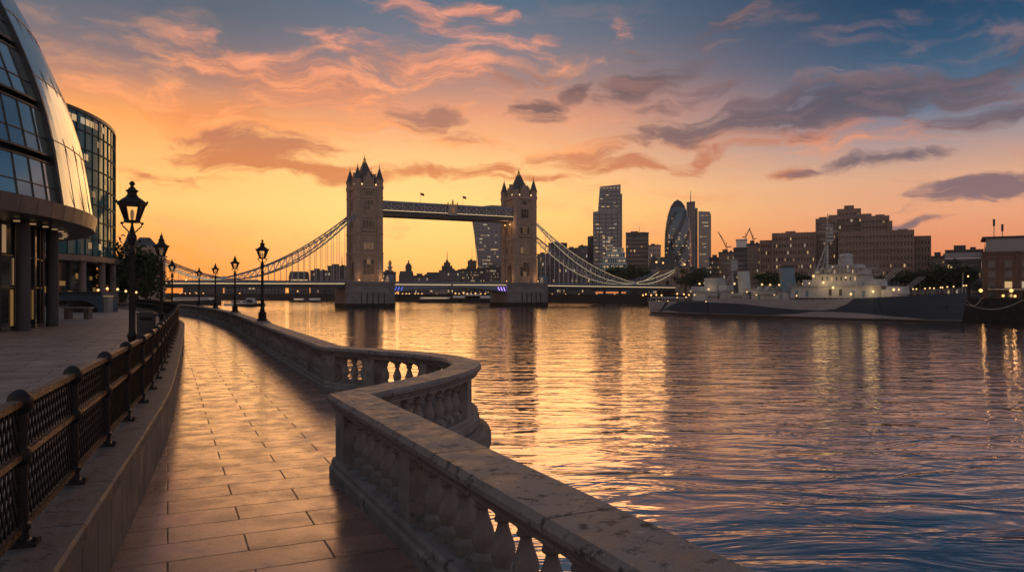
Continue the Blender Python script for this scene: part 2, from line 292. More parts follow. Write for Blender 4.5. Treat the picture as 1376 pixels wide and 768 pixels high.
# ------------------------------------------------------------------ mesh helpers
class MB:
    def __init__(s): s.v = []; s.f = []; s.mi = []
    def face(s, pts, mi=0):
        o = len(s.v); s.v += [tuple(p) for p in pts]; s.f.append(tuple(range(o, o + len(pts)))); s.mi.append(mi)
    def box(s, c, d, rz=0., mi=0, taper=1., rx=0.):
        o = len(s.v); ca, sa = math.cos(rz), math.sin(rz)
        for k in (-.5, .5):
            t = taper if k > 0 else 1.
            for i, j in ((-.5, -.5), (.5, -.5), (.5, .5), (-.5, .5)):
                x, y, z = d[0] * i * t, d[1] * j * t, d[2] * k
                if rx: y, z = y * math.cos(rx) - z * math.sin(rx), y * math.sin(rx) + z * math.cos(rx)
                s.v.append((c[0] + x * ca - y * sa, c[1] + x * sa + y * ca, c[2] + z))
        for f in ((0, 3, 2, 1), (4, 5, 6, 7), (0, 1, 5, 4), (1, 2, 6, 5), (2, 3, 7, 6), (3, 0, 4, 7)):
            s.f.append(tuple(o + a for a in f)); s.mi.append(mi)
        return s
    def prism(s, pts, z0, z1, mi=0, scale=1., c=None):
        o = len(s.v); n = len(pts)
        if c is None: c = (sum(p[0] for p in pts) / n, sum(p[1] for p in pts) / n)
        s.v += [(p[0], p[1], z0) for p in pts] + [(c[0] + (p[0] - c[0]) * scale, c[1] + (p[1] - c[1]) * scale, z1) for p in pts]
        s.f.append(tuple(o + i for i in reversed(range(n)))); s.mi.append(mi)
        s.f.append(tuple(o + n + i for i in range(n))); s.mi.append(mi)
        for i in range(n):
            j = (i + 1) % n; s.f.append((o + i, o + j, o + n + j, o + n + i)); s.mi.append(mi)
        return s
    def front(s, xz, y0, y1, mi=0, smi=None):      # outline in x,z extruded along y
        o = len(s.v); n = len(xz)
        s.v += [(x, y0, z) for x, z in xz] + [(x, y1, z) for x, z in xz]
        s.f.append(tuple(o + i for i in range(n))); s.mi.append(mi)
        s.f.append(tuple(o + n + i for i in reversed(range(n)))); s.mi.append(mi)
        for i in range(n):
            j = (i + 1) % n; s.f.append((o + i, o + n + i, o + n + j, o + j)); s.mi.append(mi if smi is None else smi)
        return s
    def lathe(s, prof, seg=12, c=(0, 0, 0), mi=0, a0=0.):
        o = len(s.v)
        for r, z in prof:
            for i in range(seg):
                a = a0 + 2 * math.pi * i / seg; s.v.append((c[0] + r * math.cos(a), c[1] + r * math.sin(a), c[2] + z))
        for k in range(len(prof) - 1):
            for i in range(seg):
                j = (i + 1) % seg; s.f.append((o + k * seg + i, o + k * seg + j, o + (k + 1) * seg + j, o + (k + 1) * seg + i)); s.mi.append(mi)
        s.f.append(tuple(o + i for i in reversed(range(seg)))); s.mi.append(mi)
        q = o + (len(prof) - 1) * seg; s.f.append(tuple(q + i for i in range(seg))); s.mi.append(mi)
        return s
    def tube(s, pts, r, seg=6, mi=0):
        pts = [Vector(p) for p in pts]; o = len(s.v); n = len(pts)
        for k, p in enumerate(pts):
            d = (pts[min(k + 1, n - 1)] - pts[max(k - 1, 0)]).normalized()
            a = d.cross(Vector((0, 0, 1)) if abs(d.z) < .95 else Vector((1, 0, 0))).normalized(); b = d.cross(a)
            rr = r[k] if isinstance(r, (list, tuple)) else r
            for i in range(seg):
                t = 2 * math.pi * i / seg; s.v.append(tuple(p + a * (rr * math.cos(t)) + b * (rr * math.sin(t))))
        for k in range(n - 1):
            for i in range(seg):
                j = (i + 1) % seg; s.f.append((o + k * seg + i, o + k * seg + j, o + (k + 1) * seg + j, o + (k + 1) * seg + i)); s.mi.append(mi)
        s.f.append(tuple(o + i for i in range(seg))); s.mi.append(mi)
        s.f.append(tuple(o + (n - 1) * seg + i for i in range(seg))); s.mi.append(mi)
        return s
    def bar(s, p, q, w, h, mi=0):
        p, q = Vector(p), Vector(q); d = (q - p).normalized()
        a = d.cross(Vector((0, 0, 1)) if abs(d.z) < .98 else Vector((1, 0, 0))).normalized(); b = a.cross(d)
        o = len(s.v)
        for e in (p, q):
            for i, j in ((-.5, -.5), (.5, -.5), (.5, .5), (-.5, .5)): s.v.append(tuple(e + a * (i * w) + b * (j * h)))
        for f in ((0, 3, 2, 1), (4, 5, 6, 7), (0, 1, 5, 4), (1, 2, 6, 5), (2, 3, 7, 6), (3, 0, 4, 7)):
            s.f.append(tuple(o + t for t in f)); s.mi.append(mi)
        return s
    def sweep(s, path, prof, mi=0, z=0., d0=None, d1=None):   # prof: closed (offset to the right of travel, z)
        P2 = [Vector((p[0], p[1])) for p in path]; n = len(P2); m = len(prof); o = len(s.v)
        for k in range(n):
            din = (P2[k] - P2[k - 1]).normalized() if k else (Vector(d0) if d0 else (P2[1] - P2[0]).normalized())
            dout = (P2[k + 1] - P2[k]).normalized() if k < n - 1 else (Vector(d1) if d1 else din)
            n1 = Vector((din.y, -din.x)); n2 = Vector((dout.y, -dout.x)); bis = (n1 + n2)
            bis = bis / bis.length; sc_ = 1 / max(.35, bis.dot(n1)); bis = bis * sc_
            for a, h in prof: s.v.append((P2[k].x + bis.x * a, P2[k].y + bis.y * a, z + h))
        for k in range(n - 1):
            for i in range(m):
                j = (i + 1) % m; s.f.append((o + k * m + i, o + k * m + j, o + (k + 1) * m + j, o + (k + 1) * m + i)); s.mi.append(mi)
        s.f.append(tuple(o + i for i in range(m))); s.mi.append(mi); s.f.append(tuple(o + (n - 1) * m + i for i in reversed(range(m)))); s.mi.append(mi)
        return s
    def mesh(s, name, mats, origin=(0, 0, 0), smooth=None, recalc=True):
        me = bpy.data.meshes.new(name); ox, oy, oz = origin
        me.from_pydata([(x - ox, y - oy, z - oz) for x, y, z in s.v], [], s.f)
        for m in (mats if isinstance(mats, (list, tuple)) else [mats]): me.materials.append(m)
        me.polygons.foreach_set('material_index', s.mi)
        if recalc:
            bm = bmesh.new(); bm.from_mesh(me); bmesh.ops.recalc_face_normals(bm, faces=bm.faces); bm.to_mesh(me); bm.free()
        if smooth:
            me.polygons.foreach_set('use_smooth', [True] * len(me.polygons)); me.set_sharp_from_angle(angle=R(smooth))
        me.update(); return me
    def build(s, name, mats, parent=None, world=False, smooth=None, origin=None, recalc=True):
        org = origin or (0, 0, 0)
        if world and parent is not None: org = tuple(parent.location)
        me = s.mesh(name, mats, org, smooth, recalc)
        o = bpy.data.objects.new(name, me); COL.objects.link(o)
        if parent is not None: o.parent = parent
        elif origin: o.location = origin
        return o
def tag(o, label=None, cat=None, group=None, kind=None):
    if label: o['label'] = label
    if cat: o['category'] = cat
    if group: o['group'] = group
    if kind: o['kind'] = kind
    return o
def thing(name, label, cat, loc=(0, 0, 0), rz=0., group=None):
    o = bpy.data.objects.new(name, None); COL.objects.link(o); o.location = loc; o.rotation_euler = (0, 0, rz); o.empty_display_size = .3
    return tag(o, label, cat, group)
KIDS = {}
def inst(name, me, parent, loc=(0, 0, 0), rz=0., scale=None, label=None):
    o = bpy.data.objects.new(name, me); COL.objects.link(o); o.parent = parent; o.location = loc; o.rotation_euler = (0, 0, rz)
    if scale: o.scale = scale
    return o
def dup(root, loc, rz=0., label=None, group=None, scale=None):
    ch = {}
    for o in bpy.data.objects:
        if o.parent is not None: ch.setdefault(o.parent.name, []).append(o)
    def rec(o, par):
        c = o.copy(); COL.objects.link(c)
        if par is not None: c.parent = par
        for k in ch.get(o.name, []): rec(k, c)
        return c
    r = rec(root, None); r.location = loc; r.rotation_euler = (0, 0, rz)
    if scale: r.scale = scale
    if label: r['label'] = label
    if group: r['group'] = group
    return r
def struct(name, mb, m, smooth=None, origin=None):
    return tag(mb.build(name, m, smooth=smooth, origin=origin), kind='structure')
def smooth_path(pts, step=.7):
    out = []; P_ = [Vector(p) for p in pts]
    for k in range(len(P_) - 1):
        p0 = P_[max(k - 1, 0)]; p1 = P_[k]; p2 = P_[k + 1]; p3 = P_[min(k + 2, len(P_) - 1)]
        n = max(1, int((p2 - p1).length / step))
        for i in range(n):
            t = i / n; out.append(.5 * ((2 * p1) + (p2 - p0) * t + (2 * p0 - 5 * p1 + 4 * p2 - p3) * t * t + (-p0 + 3 * p1 - 3 * p2 + p3) * t ** 3))
    out.append(P_[-1]); return [(p.x, p.y) for p in out]
class Along:
    def __init__(s, path):
        s.p = [Vector(q) for q in path]; s.d = [0.]
        for a, b in zip(s.p, s.p[1:]): s.d.append(s.d[-1] + (b - a).length)
        s.len = s.d[-1]
    def at(s, t):
        t = min(max(t, 0), s.len - 1e-6); k = 0
        while s.d[k + 1] < t: k += 1
        f = (t - s.d[k]) / (s.d[k + 1] - s.d[k]); p = s.p[k].lerp(s.p[k + 1], f); d = (s.p[k + 1] - s.p[k]).normalized()
        return p, d
    def find(s, q):
        q = Vector(q); best = (1e9, 0)
        for k in range(len(s.p) - 1):
            a, b = s.p[k], s.p[k + 1]; ab = b - a; f = max(0, min(1, (q - a).dot(ab) / ab.length_squared)); d = (a + ab * f - q).length
            if d < best[0]: best = (d, s.d[k] + ab.length * f)
        return best[1]
    def sub(s, t0, t1):
        out = [s.at(t0)[0]] + [s.p[k] for k in range(len(s.p)) if t0 + 1e-4 < s.d[k] < t1 - 1e-4] + [s.at(t1)[0]]
        return [(p.x, p.y) for p in out]
def PX(px, Y): return (px - 688) * Y / 1000.
def PZ(py, Y): return EYE + (392 - py) * Y / 1000.

# ================================================================== SETTING
Wp = smooth_path([(.55, -4.3), (-1.6, 1.5), (-3.56, 6.8), (-4.36, 8.95), (-5.69, 12.4), (-8.7, 19.5), (-14.5, 32.9), (-18.2, 41), (-24.6, 53), (-31.2, 64.4), (-38.2, 74), (-48, 83), (-62, 91.5), (-82, 99)], .8)
BAYC = (-2.03, 9.3); FARC = (-4.2, 17.35)
NEARL = [(3.66, -2.40), BAYC]
BAY = smooth_path([BAYC, (-1.49, 10.45), (-1.03, 11.7), (-.82, 12.75), (-.87, 13.7), (-1.28, 14.7), (-1.98, 15.55), (-2.9, 16.3), FARC], .28)
LAMPP = [(-10.4, 31.0), (-16.75, 45.0), (-22.6, 56.7), (-28.0, 66.6)]
FARL = smooth_path([FARC] + LAMPP + [(-35, 77), (-45, 87), (-60, 97), (-80, 105)], 1.2)
RIVER_EDGE = NEARL[:-1] + BAY[:-1] + FARL
Sb = [(-80, 105), (-110, 140), (-132, 200), (-139, 262), (-141, 290), (-160, 330), (-230, 420), (-400, 500), (-900, 560)]
Nb = [(260, -60), (170, 60), (128, 125), (108, 160), (94, 215), (84, 290), (80, 372), (72, 400), (52, 440), (0, 478), (-76, 500), (-170, 570), (-300, 620), (-480, 660), (-900, 700)]

b = MB(); b.face([(-1300, -600, WATER), (1300, -600, WATER), (1300, 1500, WATER), (-1300, 1500, WATER)])
struct('river', b, M['water'])
b = MB(); b.face([(-1300, -600, -9), (1300, -600, -9), (1300, 1500, -9), (-1300, 1500, -9)])
struct('riverbed', b, M['earth'])
b = MB(); b.face([(x, y, 0) for x, y in Wp] + [(x, y, 0) for x, y in reversed(RIVER_EDGE)])
walk = struct('walkway', b, M['paving'])
b = MB(); off = [Along(Wp).at(t) for t in [i * 1.0 for i in range(int(Along(Wp).len))]]
edge = [(p.x - d.y * .55, p.y + d.x * .55) for p, d in off]
b.face([(x, y, .6) for x, y in edge] + [(-82, 106, .6), (-112, 141, .6), (-133, 200, .6), (-140, 262, .6), (-142, 290, .6), (-300, 290, .6), (-300, -60, .6), (2, -60, .6)])
struct('plaza', b, M['plaza'])
b = MB(); b.prism([(-82, 104), (-112, 141), (-134, 200), (-141, 262), (-143, 290), (-162, 330), (-232, 422), (-401, 502), (-900, 562), (-1300, 562), (-1300, -600), (-300, -600), (-299, 100)], -9, .55)
struct('south_bank', b, M['earth'])
b = MB(); b.prism([(x + 2.0, y + 2.4) for x, y in Nb] + [(-1300, 760), (-1300, 1500), (1300, 1500), (1300, -60)], -9, -.02)
struct('north_bank', b, M['earth'])
b = MB(); b.sweep(Nb[1:], [(1.3, -9), (1.3, .9), (.3, .9), (.1, -9)])
struct('north_quay_wall', b, M['wetpier'])
b = MB(); b.sweep(RIVER_EDGE, [(-.2, -9), (-.2, -.012), (.28, -.012), (.29, -.07), (.40, -.10), (.44, -.20), (.44, -.36), (.38, -.46), (.30, -.50), (.34, -9)])
struct('south_river_wall', b, M['river_wall'], smooth=30)
b = MB(); b.sweep(Sb, [(-1.2, -9), (-1.2, 1.0), (.0, 1.0), (.2, -9)])
struct('south_quay_wall', b, M['wetpier'])

# ------------------------------------------------------------------ low stone wall and iron railing
t = thing('low_stone_wall', 'long low stone wall curving along the left edge of the walk under the iron railing', 'wall', (Wp[0][0], Wp[0][1], 0))
b = MB(); b.sweep(Wp, [(.0, -.03), (.0, .60), (-.5, .60), (-.5, -.03)]); b.build('wall_face', M['wallstone'], t, True)
wa = Along(Wp); b = MB(); s = 0.
while s < wa.len - 1.2:
    b.sweep(wa.sub(s + .003, min(s + 1.25, wa.len) - .003), [(.018, .603), (.018, .70), (.0, .72), (-.60, .72), (-.62, .70), (-.62, .603)]); s += 1.25
b.build('wall_coping', M['wallcope'], t, True)

rail = thing('iron_railing', 'black iron railing with diamond mesh panels and worn rails on the low stone wall', 'railing', (Wp[0][0], Wp[0][1], .72))
RA = Along([(p.x - d.y * .29, p.y + d.x * .29) for p, d in [wa.at(i * .5) for i in range(int(wa.len * 2))]])
SP = 1.6; t0 = RA.find((-3.02, 4.67)) % SP
pb = MB()
pb.lathe([(.075, 0), (.075, .025), (.052, .04), (.048, .09), (.060, .10), (.060, .13), (.046, .145), (.043, .50), (.058, .515), (.066, .54), (.066, .57), (.058, .60), (.043, .615), (.042, .82), (.060, .835), (.072, .85), (.074, .90), (.066, .935), (.04, .96), (.018, .972)], 10)
pb.box((0, 0, .012), (.20, .15, .024)); 
for sx_ in (-.08, .08): pb.lathe([(.014, .02), (.014, .04), (.006, .044)], 6, (sx_, 0, 0))
post_me = pb.mesh('post', M['iron'], smooth=40)
def lattice(L_, h):
    m = MB(); sl_ = h / 1.7; n = int((L_ + sl_) / .085)
    for sgn in (1, -1):
        for k in range(n + 1):
            x0 = -sl_ + k * .085; x1 = x0 + sl_; z0, z1 = 0., h
            a, c = x0, x1
            if a < 0: z0 = (0 - a) / sl_ * h; a = 0
            if c > L_: z1 = h - (c - L_) / sl_ * h; c = L_
            if c - a < .004: continue
            y_ = .004 * sgn
            if sgn > 0: m.bar((a, y_, z0), (c, y_, z1), .008, .017)
            else: m.bar((L_ - a, y_, z0), (L_ - c, y_, z1), .008, .017)
    return m
PL = SP - .085
up_me = lattice(PL, .27).mesh('mesh_panel', M['mesh'], recalc=False); lo_me = lattice(PL, .40).mesh('mesh_panel', M['mesh'], recalc=False)
def railmesh(w, h):
    m = MB(); m.front([(0, -h / 2), (PL + .02, -h / 2), (PL + .02, h / 2 - .008), (PL + .02, h / 2), (0, h / 2)], -w / 2, w / 2); return m.mesh('rail', M['rail'])
rt, rm_, rb = railmesh(.062, .042), railmesh(.05, .04), railmesh(.05, .04)
k = 0; posts = []
s = t0
while s < min(RA.len, 84): posts.append(s); s += SP
for i, s in enumerate(posts):
    p, d = RA.at(s); L0 = rail.location
    o = inst('post', post_me, rail, (p.x - L0.x, p.y - L0.y, 0), math.atan2(d.y, d.x) + math.pi / 2)
    if i + 1 < len(posts):
        q, _ = RA.at(posts[i + 1]); u = (q - p).normalized(); a = math.atan2(u.y, u.x); st = p + u * .0325
        x, y = st.x - L0.x, st.y - L0.y
        inst('top_rail', rt, rail, (x, y, .895), a); inst('mid_rail', rm_, rail, (x, y, .56), a); inst('bottom_rail', rb, rail, (x, y, .105), a)
        q_ = st + u * .01
        inst('mesh_panel', up_me, rail, (q_.x - L0.x, q_.y - L0.y, .593), a); inst('mesh_panel', lo_me, rail, (q_.x - L0.x, q_.y - L0.y, .138), a)

# ------------------------------------------------------------------ stone balustrades
COPE = [(-.265, .95), (-.265, .985), (-.232, 1.03), (.232, 1.03), (.265, .985), (.265, .95), (.228, .925), (.205, .885), (.19, .87), (.19, .842), (-.19, .842), (-.19, .87), (-.205, .885), (-.228, .925)]
PLIN = [(-.23, 0), (-.23, .12), (-.205, .15), (-.205, .20), (-.185, .238), (.185, .238), (.205, .20), (.205, .15), (.23, .12), (.23, 0)]
def balmesh(seg):
    m = MB(); m.box((0, 0, .035), (.20, .20, .07)); 
    m.lathe([(.092, .07), (.090, .085), (.084, .105), (.056, .125), (.064, .15), (.084, .20), (.090, .25), (.082, .30), (.060, .36), (.044, .41), (.039, .44), (.062, .455), (.066, .47), (.055, .485), (.058, .50), (.080, .53), (.088, .548)], seg)
    m.box((0, 0, .576), (.19, .19, .056)); return m.mesh('baluster', M['stone'], smooth=50)
bal_hi, bal_lo = balmesh(18), balmesh(8)
def pierbox(m, p, d, w, l, z0, z1): m.box((p[0], p[1], (z0 + z1) / 2), (l, w, z1 - z0), math.atan2(d[1], d[0]))
def balustrade(label, path, piers, d0=None, d1=None, hi=True, gap=1.5, lamp_piers=()):
    A = Along(path); p0, _ = A.at(0)
    t = thing('stone_balustrade', label, 'balustrade', (p0.x, p0.y, 0), 0, 'stone balustrades along the river')
    b = MB(); b.sweep(path, PLIN, d0=d0, d1=d1); b.build('plinth', M['stone'], t, True)
    b = MB(); n = max(1, round(A.len / gap))
    for k in range(n):
        a_, e_ = A.len * k / n, A.len * (k + 1) / n
        b.sweep(A.sub(a_ + (.004 if k else 0), e_ - (.004 if k < n - 1 else 0)), [(o_ + rnd.uniform(-.003, .003), z_ + (.002 * (k % 3) if z_ > .9 else 0)) for o_, z_ in COPE], d0=d0 if k == 0 else None, d1=d1 if k == n - 1 else None)
    b.build('coping', M['coping'], t, True)
    pr = sorted(piers)
    for s, w in pr:
        p, d = A.at(s); b = MB(); pierbox(b, p, d, .345, w, .236, .844); b.build('pier', M['stone'], t, True)
    for s in lamp_piers:
        p, d = A.at(s); b = MB(); pierbox(b, p, d, .62, .62, 0, .26); pierbox(b, p, d, .55, .55, .26, .93); pierbox(b, p, d, .64, .64, .93, 1.05); pierbox(b, p, d, .52, .52, 1.05, 1.10)
        b.build('lamp_pier', M['stone'], t, True)
    edges = [(s - w / 2, s + w / 2) for s, w in pr] + [(s - .31, s + .31) for s in lamp_piers]; edges.sort()
    ends = [0.] + [x for e in edges for x in e] + [A.len]; cnt = 0
    for k in range(0, len(ends), 2):
        a_, e_ = ends[k], ends[k + 1]; span = e_ - a_
        if span < .3: continue
        n = max(1, round(span / .35)); 
        for i in range(n):
            s = a_ + span * (i + .5) / n; p, d = A.at(s)
            if p.y < .3: continue
            inst('baluster', bal_hi if hi else bal_lo, t, (p.x - p0.x, p.y - p0.y, .236), math.atan2(d.y, d.x)); cnt += 1
    return t
nl = Along(NEARL); dn = nl.at(1)[1]; bd = Along(BAY)
balustrade('nearest straight stone balustrade with lichen stained coping at the bottom of the view', NEARL, [(nl.len - .2, .42), (nl.len - 2.75, .30), (nl.len - 6.6, .30), (nl.len - 10.6, .3)], d1=tuple((bd.at(.05)[1])), gap=1.9)
balustrade('curved stone balustrade of the rounded bay bulging out over the water', BAY, [(.55, .34), (bd.len * .34, .26), (bd.len * .66, .26), (bd.len - 1.5, .34), (bd.len - .12, .40)], d0=tuple(dn), d1=tuple(Along(FARL).at(.1)[1]))
FA = Along(FARL); ls = [FA.find(p) for p in LAMPP]; cuts = [0] + ls + [FA.len]
names = ['stone balustrade running from the rounded bay to the nearest parapet lamp', 'stone balustrade between the nearest and second parapet lamps', 'stone balustrade between the second and third parapet lamps', 'stone balustrade between the third and farthest parapet lamps', 'last stone balustrade curving left beyond the farthest parapet lamp']
for k in range(5):
    seg = FA.sub(cuts[k], cuts[k + 1]); L_ = cuts[k + 1] - cuts[k]; n = max(2, round(L_ / 2.6))
    pr = [(L_ * i / n, .3) for i in range(1, n)] + ([(.2, .4)] if k == 0 else [])
    if k == 4: pr = [(L_ * i / 12, .4) for i in range(1, 12)]
    balustrade(names[k], seg, pr, d0=tuple(dn) if False else None, hi=(k == 0), lamp_piers=() if k == 0 else (.001,))

# ------------------------------------------------------------------ Victorian lamps
def lampmeshes(H):
    G = H - .79                       # foot of the glass
    b = MB(); b.lathe([(.21, 0), (.21, .06), (.17, .08), (.155, .28), (.17, .31), (.13, .36), (.095, .42), (.11, .46), (.08, .52), (.07, .80), (.088, .83), (.088, .88), (.060, .92), (.052, 1.3), (.046, G - .62), (.068, G - .60), (.068, G - .55), (.046, G - .52), (.056, G - .40), (.082, G - .34), (.082, G - .27), (.05, G - .20), (.045, G - .16), (.035, G - .12), (.022, G - .06), (.022, G + .02)], 12)
    for k in range(8):
        a = k * math.pi / 4; b.bar((.052 * math.cos(a), .052 * math.sin(a), .92), (.046 * math.cos(a), .046 * math.sin(a), G - .63), .012, .012)
    post = b.mesh('post', M['iron'], smooth=45)
    b = MB()
    for sg in (1, -1):
        b.tube([(sg * .05, 0, G - .2), (sg * .10, 0, G - .14), (sg * .16, 0, G - .08), (sg * .17, 0, G - .03), (sg * .13, 0, G - .0)], .014, 6)
        b.tube([(0, sg * .05, G - .2), (0, sg * .10, G - .14), (0, sg * .16, G - .08), (0, sg * .17, G - .03), (0, sg * .13, G - .0)], .014, 6)
        b.lathe([(.005, -.03), (.028, -.01), (.028, .01), (.005, .03)], 8, (sg * .175, 0, G - .025))
    brk = b.mesh('bracket', M['iron'], smooth=45)
    b = MB(); n = 6; r0, r1 = .125, .232
    b.lathe([(.14, G - .012), (.145, G + .03), (.12, G + .035)], 6)
    b.lathe([(.225, G + .315), (.262, G + .325), (.262, G + .365), (.235, G + .37)], 6)
    for k in range(n):
        a = k * math.pi / 3; b.bar((r0 * math.cos(a), r0 * math.sin(a), G + .02), (r1 * math.cos(a), r1 * math.sin(a), G + .33), .018, .018)
        b.lathe([(.014, 0), (.02, .03), (.004, .06)], 6, (.262 * math.cos(a), .262 * math.sin(a), G + .36))
    frm = b.mesh('lantern_frame', M['iron'])
    b = MB(); b.lathe([(.262, G + .366), (.24, G + .39), (.19, G + .43), (.13, G + .475), (.105, G + .49), (.105, G + .51), (.085, G + .52), (.085, G + .57), (.11, G + .585), (.11, G + .61), (.07, G + .63), (.055, G + .66), (.03, G + .68), (.03, G + .70), (.05, G + .72), (.052, G + .745), (.03, G + .775), (.008, G + .79)], 12)
    roof = b.mesh('lantern_roof', M['iron'], smooth=40)
    b = MB(); b.face([(r0 * .97, 0, G + .035), (r0 * .97 * .5, r0 * .97 * .866, G + .035), (r1 * .97 * .5, r1 * .97 * .866, G + .325), (r1 * .97, 0, G + .325)])
    pane = b.mesh('pane', M['pane'], recalc=False)
    b = MB(); b.lathe([(.02, G + .02), (.022, G + .06), (.03, G + .08), (.034, G + .17), (.026, G + .22), (.01, G + .24)], 8)
    bulb = b.mesh('gas_mantle', M['mantle'], smooth=40)
    return post, brk, frm, roof, pane, bulb
LM = {3.83: lampmeshes(3.83), 3.38: lampmeshes(3.38)}
def lamp(label, p, z, H, rz, group):
    t = thing('street_lamp', label, 'street lamp', (p[0], p[1], z), rz, group); post, brk, frm, roof, pane, bulb = LM[H]
    inst('post', post, t); inst('bracket', brk, t); fr = inst('lantern_frame', frm, t); inst('lantern_roof', roof, t)
    for k in range(6):
        o = inst('pane', pane, fr, (0, 0, 0), k * math.pi / 3)
    inst('gas_mantle', bulb, t); return t
for p, l in zip(LAMPP, ['nearest of the four Victorian lamps standing on the stone river parapet', 'second nearest Victorian lamp standing on the stone river parapet', 'third nearest Victorian lamp on the stone river parapet', 'farthest and smallest Victorian lamp on the stone river parapet']):
    lamp(l, p, 1.10, 3.38, .43, 'lamps on the river parapet')
lamp('tall black Victorian lamp behind the railing, the largest and nearest lamp', (-7.3, 14.3), .6, 3.83, .5, 'lamps behind the iron railing')
lamp('black Victorian lamp behind the railing, second from the viewer beside the dark bin', (-13.1, 27.8), .6, 3.83, .43, 'lamps behind the iron railing')
lamp('distant black Victorian lamp behind the railing, third from the viewer', (-22.2, 48.6), .6, 3.83, .43, 'lamps behind the iron railing')
lamp('small far black Victorian lamp behind the railing where it curves away', (-29.6, 63.0), .6, 3.83, .43, 'lamps behind the iron railing')

# litter bin by the second lamp, boxes of planting
t = thing('litter_bin', 'square dark litter bin beside the second railing lamp', 'bin', (-13.9, 28.3, .6), .43)
b = MB(); b.box((0, 0, .42), (.62, .62, .84), taper=1.04); b.build('bin_body', M['frame'], t)
b = MB(); b.box((0, 0, .875), (.70, .70, .06)); b.box((0, 0, .93), (.5, .5, .05)); b.build('bin_lid', M['darksteel'], t)
b = MB(); b.box((0, -.325, .70), (.40, .012, .12)); b.build('bin_slot', M['mesh'], t)

# ================================================================== CITY HALL (leaning glass dome)
CX, CY = -41., 28.7; F0 = math.atan2(-CY, -CX)
sil = [(122, 318), (112, 256), (107, 227), (97, 187), (80, 143), (63, 107), (40, 63), (20, 27), (0, 5)]
prof_z = []
for px, py in sil:
    a = math.atan((688 - px) / 1000.); half = R(55) - a; r = 50 * math.sin(half); Yt = 50 * math.cos(half) * math.cos(a); prof_z.append((PZ(py, Yt), r))
prof_z += [(21.5, 14.6), (24.5, 11.8), (27, 8.4), (28.6, 4.4), (29.2, .3)]
prof_z = [(5.6, prof_z[0][1] + .05)] + prof_z
def cr(z):
    for (a, r), (c, q) in zip(prof_z, prof_z[1:]):
        if z <= c: return r + (q - r) * (z - a) / (c - a)
    return .2
def cp(al, r, z): a = F0 + R(al); return (CX + r * math.cos(a), CY + r * math.sin(a), z)
ch = thing('glass_dome_building', 'rounded leaning glass building with stepped glass bands at the left edge', 'building', (CX, CY, .6))
SPLIT, SEND = 45, 127
zf = [6.1, 8.15, 10.5, 13.0, 15.6, 18.2, 20.8, 23.3, 25.6, 27.5]
for z0, z1 in zip(zf, zf[1:]):
    gb, rb_, br = MB(), MB(), MB(); zt = z1 - .32; al = SEND - 360
    while al < SPLIT:
        a1 = min(al + 2.9, SPLIT); r0, r1 = cr(z0) + .12, cr(zt) + .12; zm = z0 + (zt - z0) * .38; rm = r0 + (r1 - r0) * .38
        gb.face([cp(al, r0, z0), cp(a1, r0, z0), cp(a1, r1, zt), cp(al, r1, zt)])
        q = cr(zt) - .45
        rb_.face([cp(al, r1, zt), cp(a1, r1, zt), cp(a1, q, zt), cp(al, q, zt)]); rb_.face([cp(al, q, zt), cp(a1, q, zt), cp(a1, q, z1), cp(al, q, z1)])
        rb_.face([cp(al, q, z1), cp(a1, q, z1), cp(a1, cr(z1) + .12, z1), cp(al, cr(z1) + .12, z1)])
        br.bar(cp(al, r0 + .02, z0), cp(al, r1 + .02, zt), .035, .05); br.bar(cp(al, rm + .02, zm), cp(a1, rm + .02, zm), .03, .04)
        br.bar(cp(al, r0 + .02, z0 + .02), cp(a1, r0 + .02, z0 + .02), .09, .09); br.bar(cp(al, r1 + .02, zt), cp(a1, r1 + .02, zt), .07, .07)
        al = a1
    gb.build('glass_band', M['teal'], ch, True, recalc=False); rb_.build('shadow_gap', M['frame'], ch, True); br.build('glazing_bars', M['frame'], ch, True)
g2, br = MB(), MB(); zs = [6.1 + .95 * i for i in range(24)]
for i, z0 in enumerate(zs[:-1]):
    z1 = zs[i + 1]; al = SPLIT
    if cr(z1) < .5: break
    while al < SEND - .1:
        a1 = al + 2.05; sk = .0
        g2.face([cp(al, cr(z0) + .3, z0), cp(a1, cr(z0) + .3, z0), cp(a1, cr(z1) + .3, z1), cp(al, cr(z1) + .3, z1)])
        if i % 3 == 0: br.bar(cp(al, cr(z0) + .31, z0), cp(a1, cr(z0) + .31, z0), .03, .03)
        al = a1
for k in range(0, 41, 2):
    al = SPLIT + 2.05 * k
    for i in range(0, 21, 3):
        if cr(zs[i + 3]) < 1: break
        br.bar(cp(al, cr(zs[i]) + .31, zs[i]), cp(al, cr(zs[i + 3]) + .31, zs[i + 3]), .025, .025)
        if k < 39: br.bar(cp(al + 4.1, cr(zs[i]) + .31, zs[i]), cp(al, cr(zs[i + 3]) + .31, zs[i + 3]), .016, .016)
g2.build('smooth_glazing', M['smoothglass'], ch, True, smooth=60, recalc=False); br.build('glazing_bars', M['metal'], ch, True)
b = MB()
for i in range(22):
    z0, z1 = zs[i], zs[i + 1]
    if cr(z1) < .5: break
    b.bar(cp(SPLIT, cr(z0) + .2, z0), cp(SPLIT, cr(z1) + .2, z1), .16, .3)
b.build('edge_rib', M['frame'], ch, True)
rim, sof = MB(), MB(); RB = cr(6.1)
